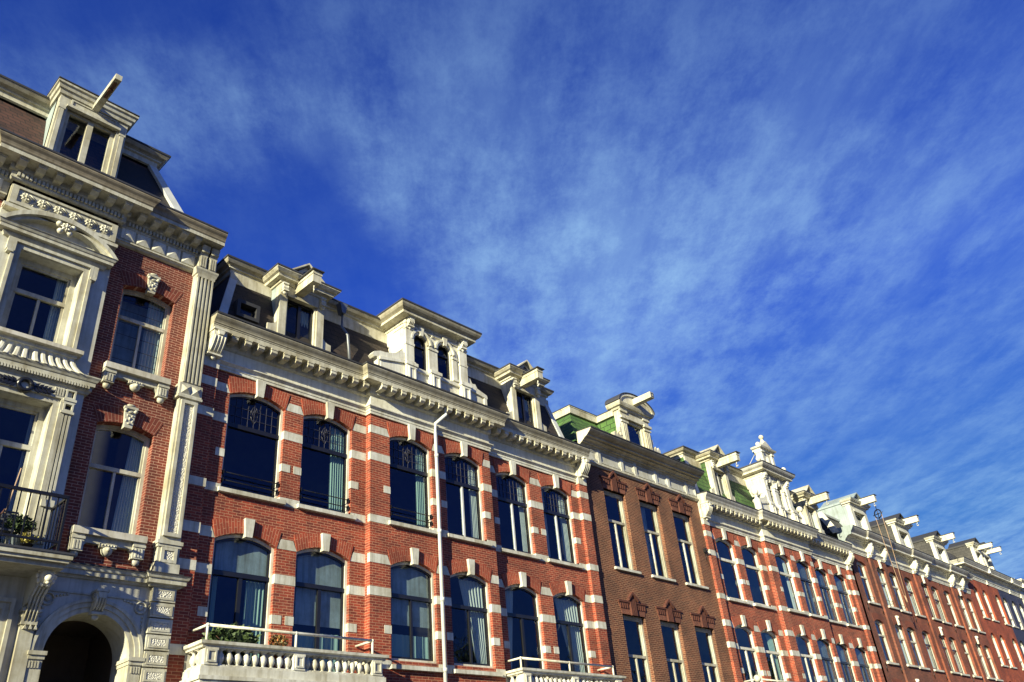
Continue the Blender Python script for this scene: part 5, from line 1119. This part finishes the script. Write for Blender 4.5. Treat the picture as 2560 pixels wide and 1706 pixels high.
# ------------------------------------------------------------------ things standing on the balconies
def leaves(mb, c, r, n, size, rng, flat=1.0):
    for _ in range(n):
        while True:
            v = Vector((rng.uniform(-1, 1), rng.uniform(-1, 1), rng.uniform(-1, 1)))
            if v.length < 1: break
        p = Vector(c) + Vector((v.x * r[0], v.y * r[1], v.z * r[2])); s = size * rng.uniform(.6, 1.3)
        d = Vector((rng.uniform(-1, 1), rng.uniform(-1, 1), rng.uniform(-.2, 1))).normalized(); u = d.cross(Vector((rng.uniform(-1, 1), rng.uniform(-1, 1), rng.uniform(-1, 1)))).normalized() * s * .28
        mb.add([p, p + d * s * .5 + u, p + d * s, p + d * s * .5 - u], [(0, 1, 2, 3)])
def plant(name, label, loc, pot_r, pot_h, r, n, size, pot_mat, leaf, h, seed, stems=7):
    rng = random.Random(seed); T = thing(name, label, 'potted plant', loc); x, y, z = loc
    MB().lathe(x, y, [(0, z), (pot_r * .75, z), (pot_r, z + pot_h), (pot_r * 1.08, z + pot_h), (pot_r * 1.08, z + pot_h * 1.08), (pot_r * .9, z + pot_h * 1.06), (0, z + pot_h * .95)], 14).build('pot', pot_mat, T)
    m = MB(); c = (x, y, z + pot_h + h); leaves(m, c, r, n, size, rng)
    m.build('foliage', leaf, T); s = MB()
    for _ in range(stems): s.tube([(x, y, z + pot_h * .9), (x + rng.uniform(-.3, .3) * r[0], y + rng.uniform(-.3, .3) * r[1], z + pot_h + h * .6), (x + rng.uniform(-.9, .9) * r[0], y + rng.uniform(-.8, .8) * r[1], z + pot_h + h + rng.uniform(.2, .9) * r[2])], .008, 4)
    s.build('stems', 'wood', T)
zb = 4.755
plant('potted_plant', 'bushy green strap-leaved plant behind the handrail of the larger stone balcony', (8.95, -.42, zb), .18, .32, (.55, .28, .28), 1400, .17, 'pot', 'leaf', .38, 3)
plant('potted_plant', 'reddish leaved plant in a terracotta pot on the larger stone balcony', (10.02, -.52, zb + .32), .15, .26, (.20, .18, .15), 420, .09, 'terra', 'leaf_red', .17, 4)
plant('potted_plant', 'dark green shrub in a pale pot on the black railed balcony', (4.42, -.55, 6.62), .16, .30, (.28, .22, .17), 800, .075, 'pot', 'leaf', .24, 5)
plant('potted_plant', 'low yellow leaved plant in a black pot before the dark shrub', (4.55, -.82, 6.62), .10, .13, (.13, .1, .09), 220, .08, 'black', 'leaf_yellow', .09, 6)
T = thing('folded_parasol', 'folded brown wooden parasol leaning across the iron balcony rail', 'parasol', (3.75, -.9, 6.64))
MB().tube([(3.55, -.90, 6.66), (3.80, -.78, 6.95), (4.05, -.62, 7.22), (4.14, -.5, 7.45)], [.06, .055, .03, .012], 8).build('canopy', 'wood', T); MB().tube([(3.62, -.84, 6.64), (4.12, -.58, 7.12), (4.26, -.45, 8.3)], .014, 6).build('pole', 'rope', T)
T = thing('folding_chair', 'striped folding chair on the iron balcony behind the dark shrub', 'chair', (4.16, -.62, 6.62)); q = MB()
for k in range(7): q.box(4.05 + k * .006, 4.30 + k * .006, -.60 - k * .015, -.58 - k * .015, 7.06 + k * .045, 7.094 + k * .045)
q.build('backrest', 'chair', T); q = MB()
for k in range(3): q.box(4.05 + k * .012, 4.30 + k * .012, -.606 - k * .03, -.60 - k * .03, 7.10 + k * .09, 7.116 + k * .09)
q.build('stripes', 'stripe', T)
q = MB(); q.box(4.05, 4.31, -.75, -.40, 6.98, 7.01); q.build('seat', 'chair', T)
for x in (4.06, 4.30):
    for y in (-.72, -.42): MB().tube([(x, y, 6.62), (x, -.57, 7.0)], .011, 5).build('leg', 'stripe', T)

def street_tree(loc, label, h, seed):
    rng = random.Random(seed); T = thing('street_tree', label, 'tree', loc, 'trees across the street'); x, y, _ = loc
    t = MB(); t.tube([(x, y, 0), (x + .1, y, h * .22), (x - .1, y + .1, h * .5), (x + .1, y, h * .82)], [.32, .25, .17, .05], 10)
    ends = []
    for i in range(16):
        z0 = h * rng.uniform(.28, .75); a = rng.uniform(0, 6.28); l = h * rng.uniform(.16, .30) * (1.25 - z0 / h * .7); e = Vector((x + l * math.cos(a), y + l * math.sin(a), z0 + l * rng.uniform(.5, 1.0)))
        m = (Vector((x, y, z0)) + e) / 2 + Vector((0, 0, -.15)); t.tube([(x, y, z0), m, e], [.11, .07, .02], 6); ends += [e, (m + e) / 2]
        for _ in range(4):
            f = e + Vector((rng.uniform(-1, 1), rng.uniform(-1, 1), rng.uniform(.1, 1.1))) * h * .09; t.tube([(m + e) / 2, f], [.03, .008], 4); ends.append(f)
    t.build('trunk', 'wood', T); c = MB()
    for e in ends: leaves(c, tuple(e), (h * .06, h * .06, h * .05), 34, .34, rng)
    c.build('crown', 'leaf', T); return T
for i, (tx, th_, lb) in enumerate(((44, 13.2, 'dark tree mirrored low in the windows of the house with the downpipe'), (56, 14.6, 'dark tree mirrored in the lower windows of the brown brick house'), (84, 15.0, 'dark tree mirrored low in the ball finial house beside the brown house'), (98, 14.2, 'dark tree mirrored low in the ball finial house under its gable'))): street_tree((tx, -27, 0), lb, th_, 20 + i)
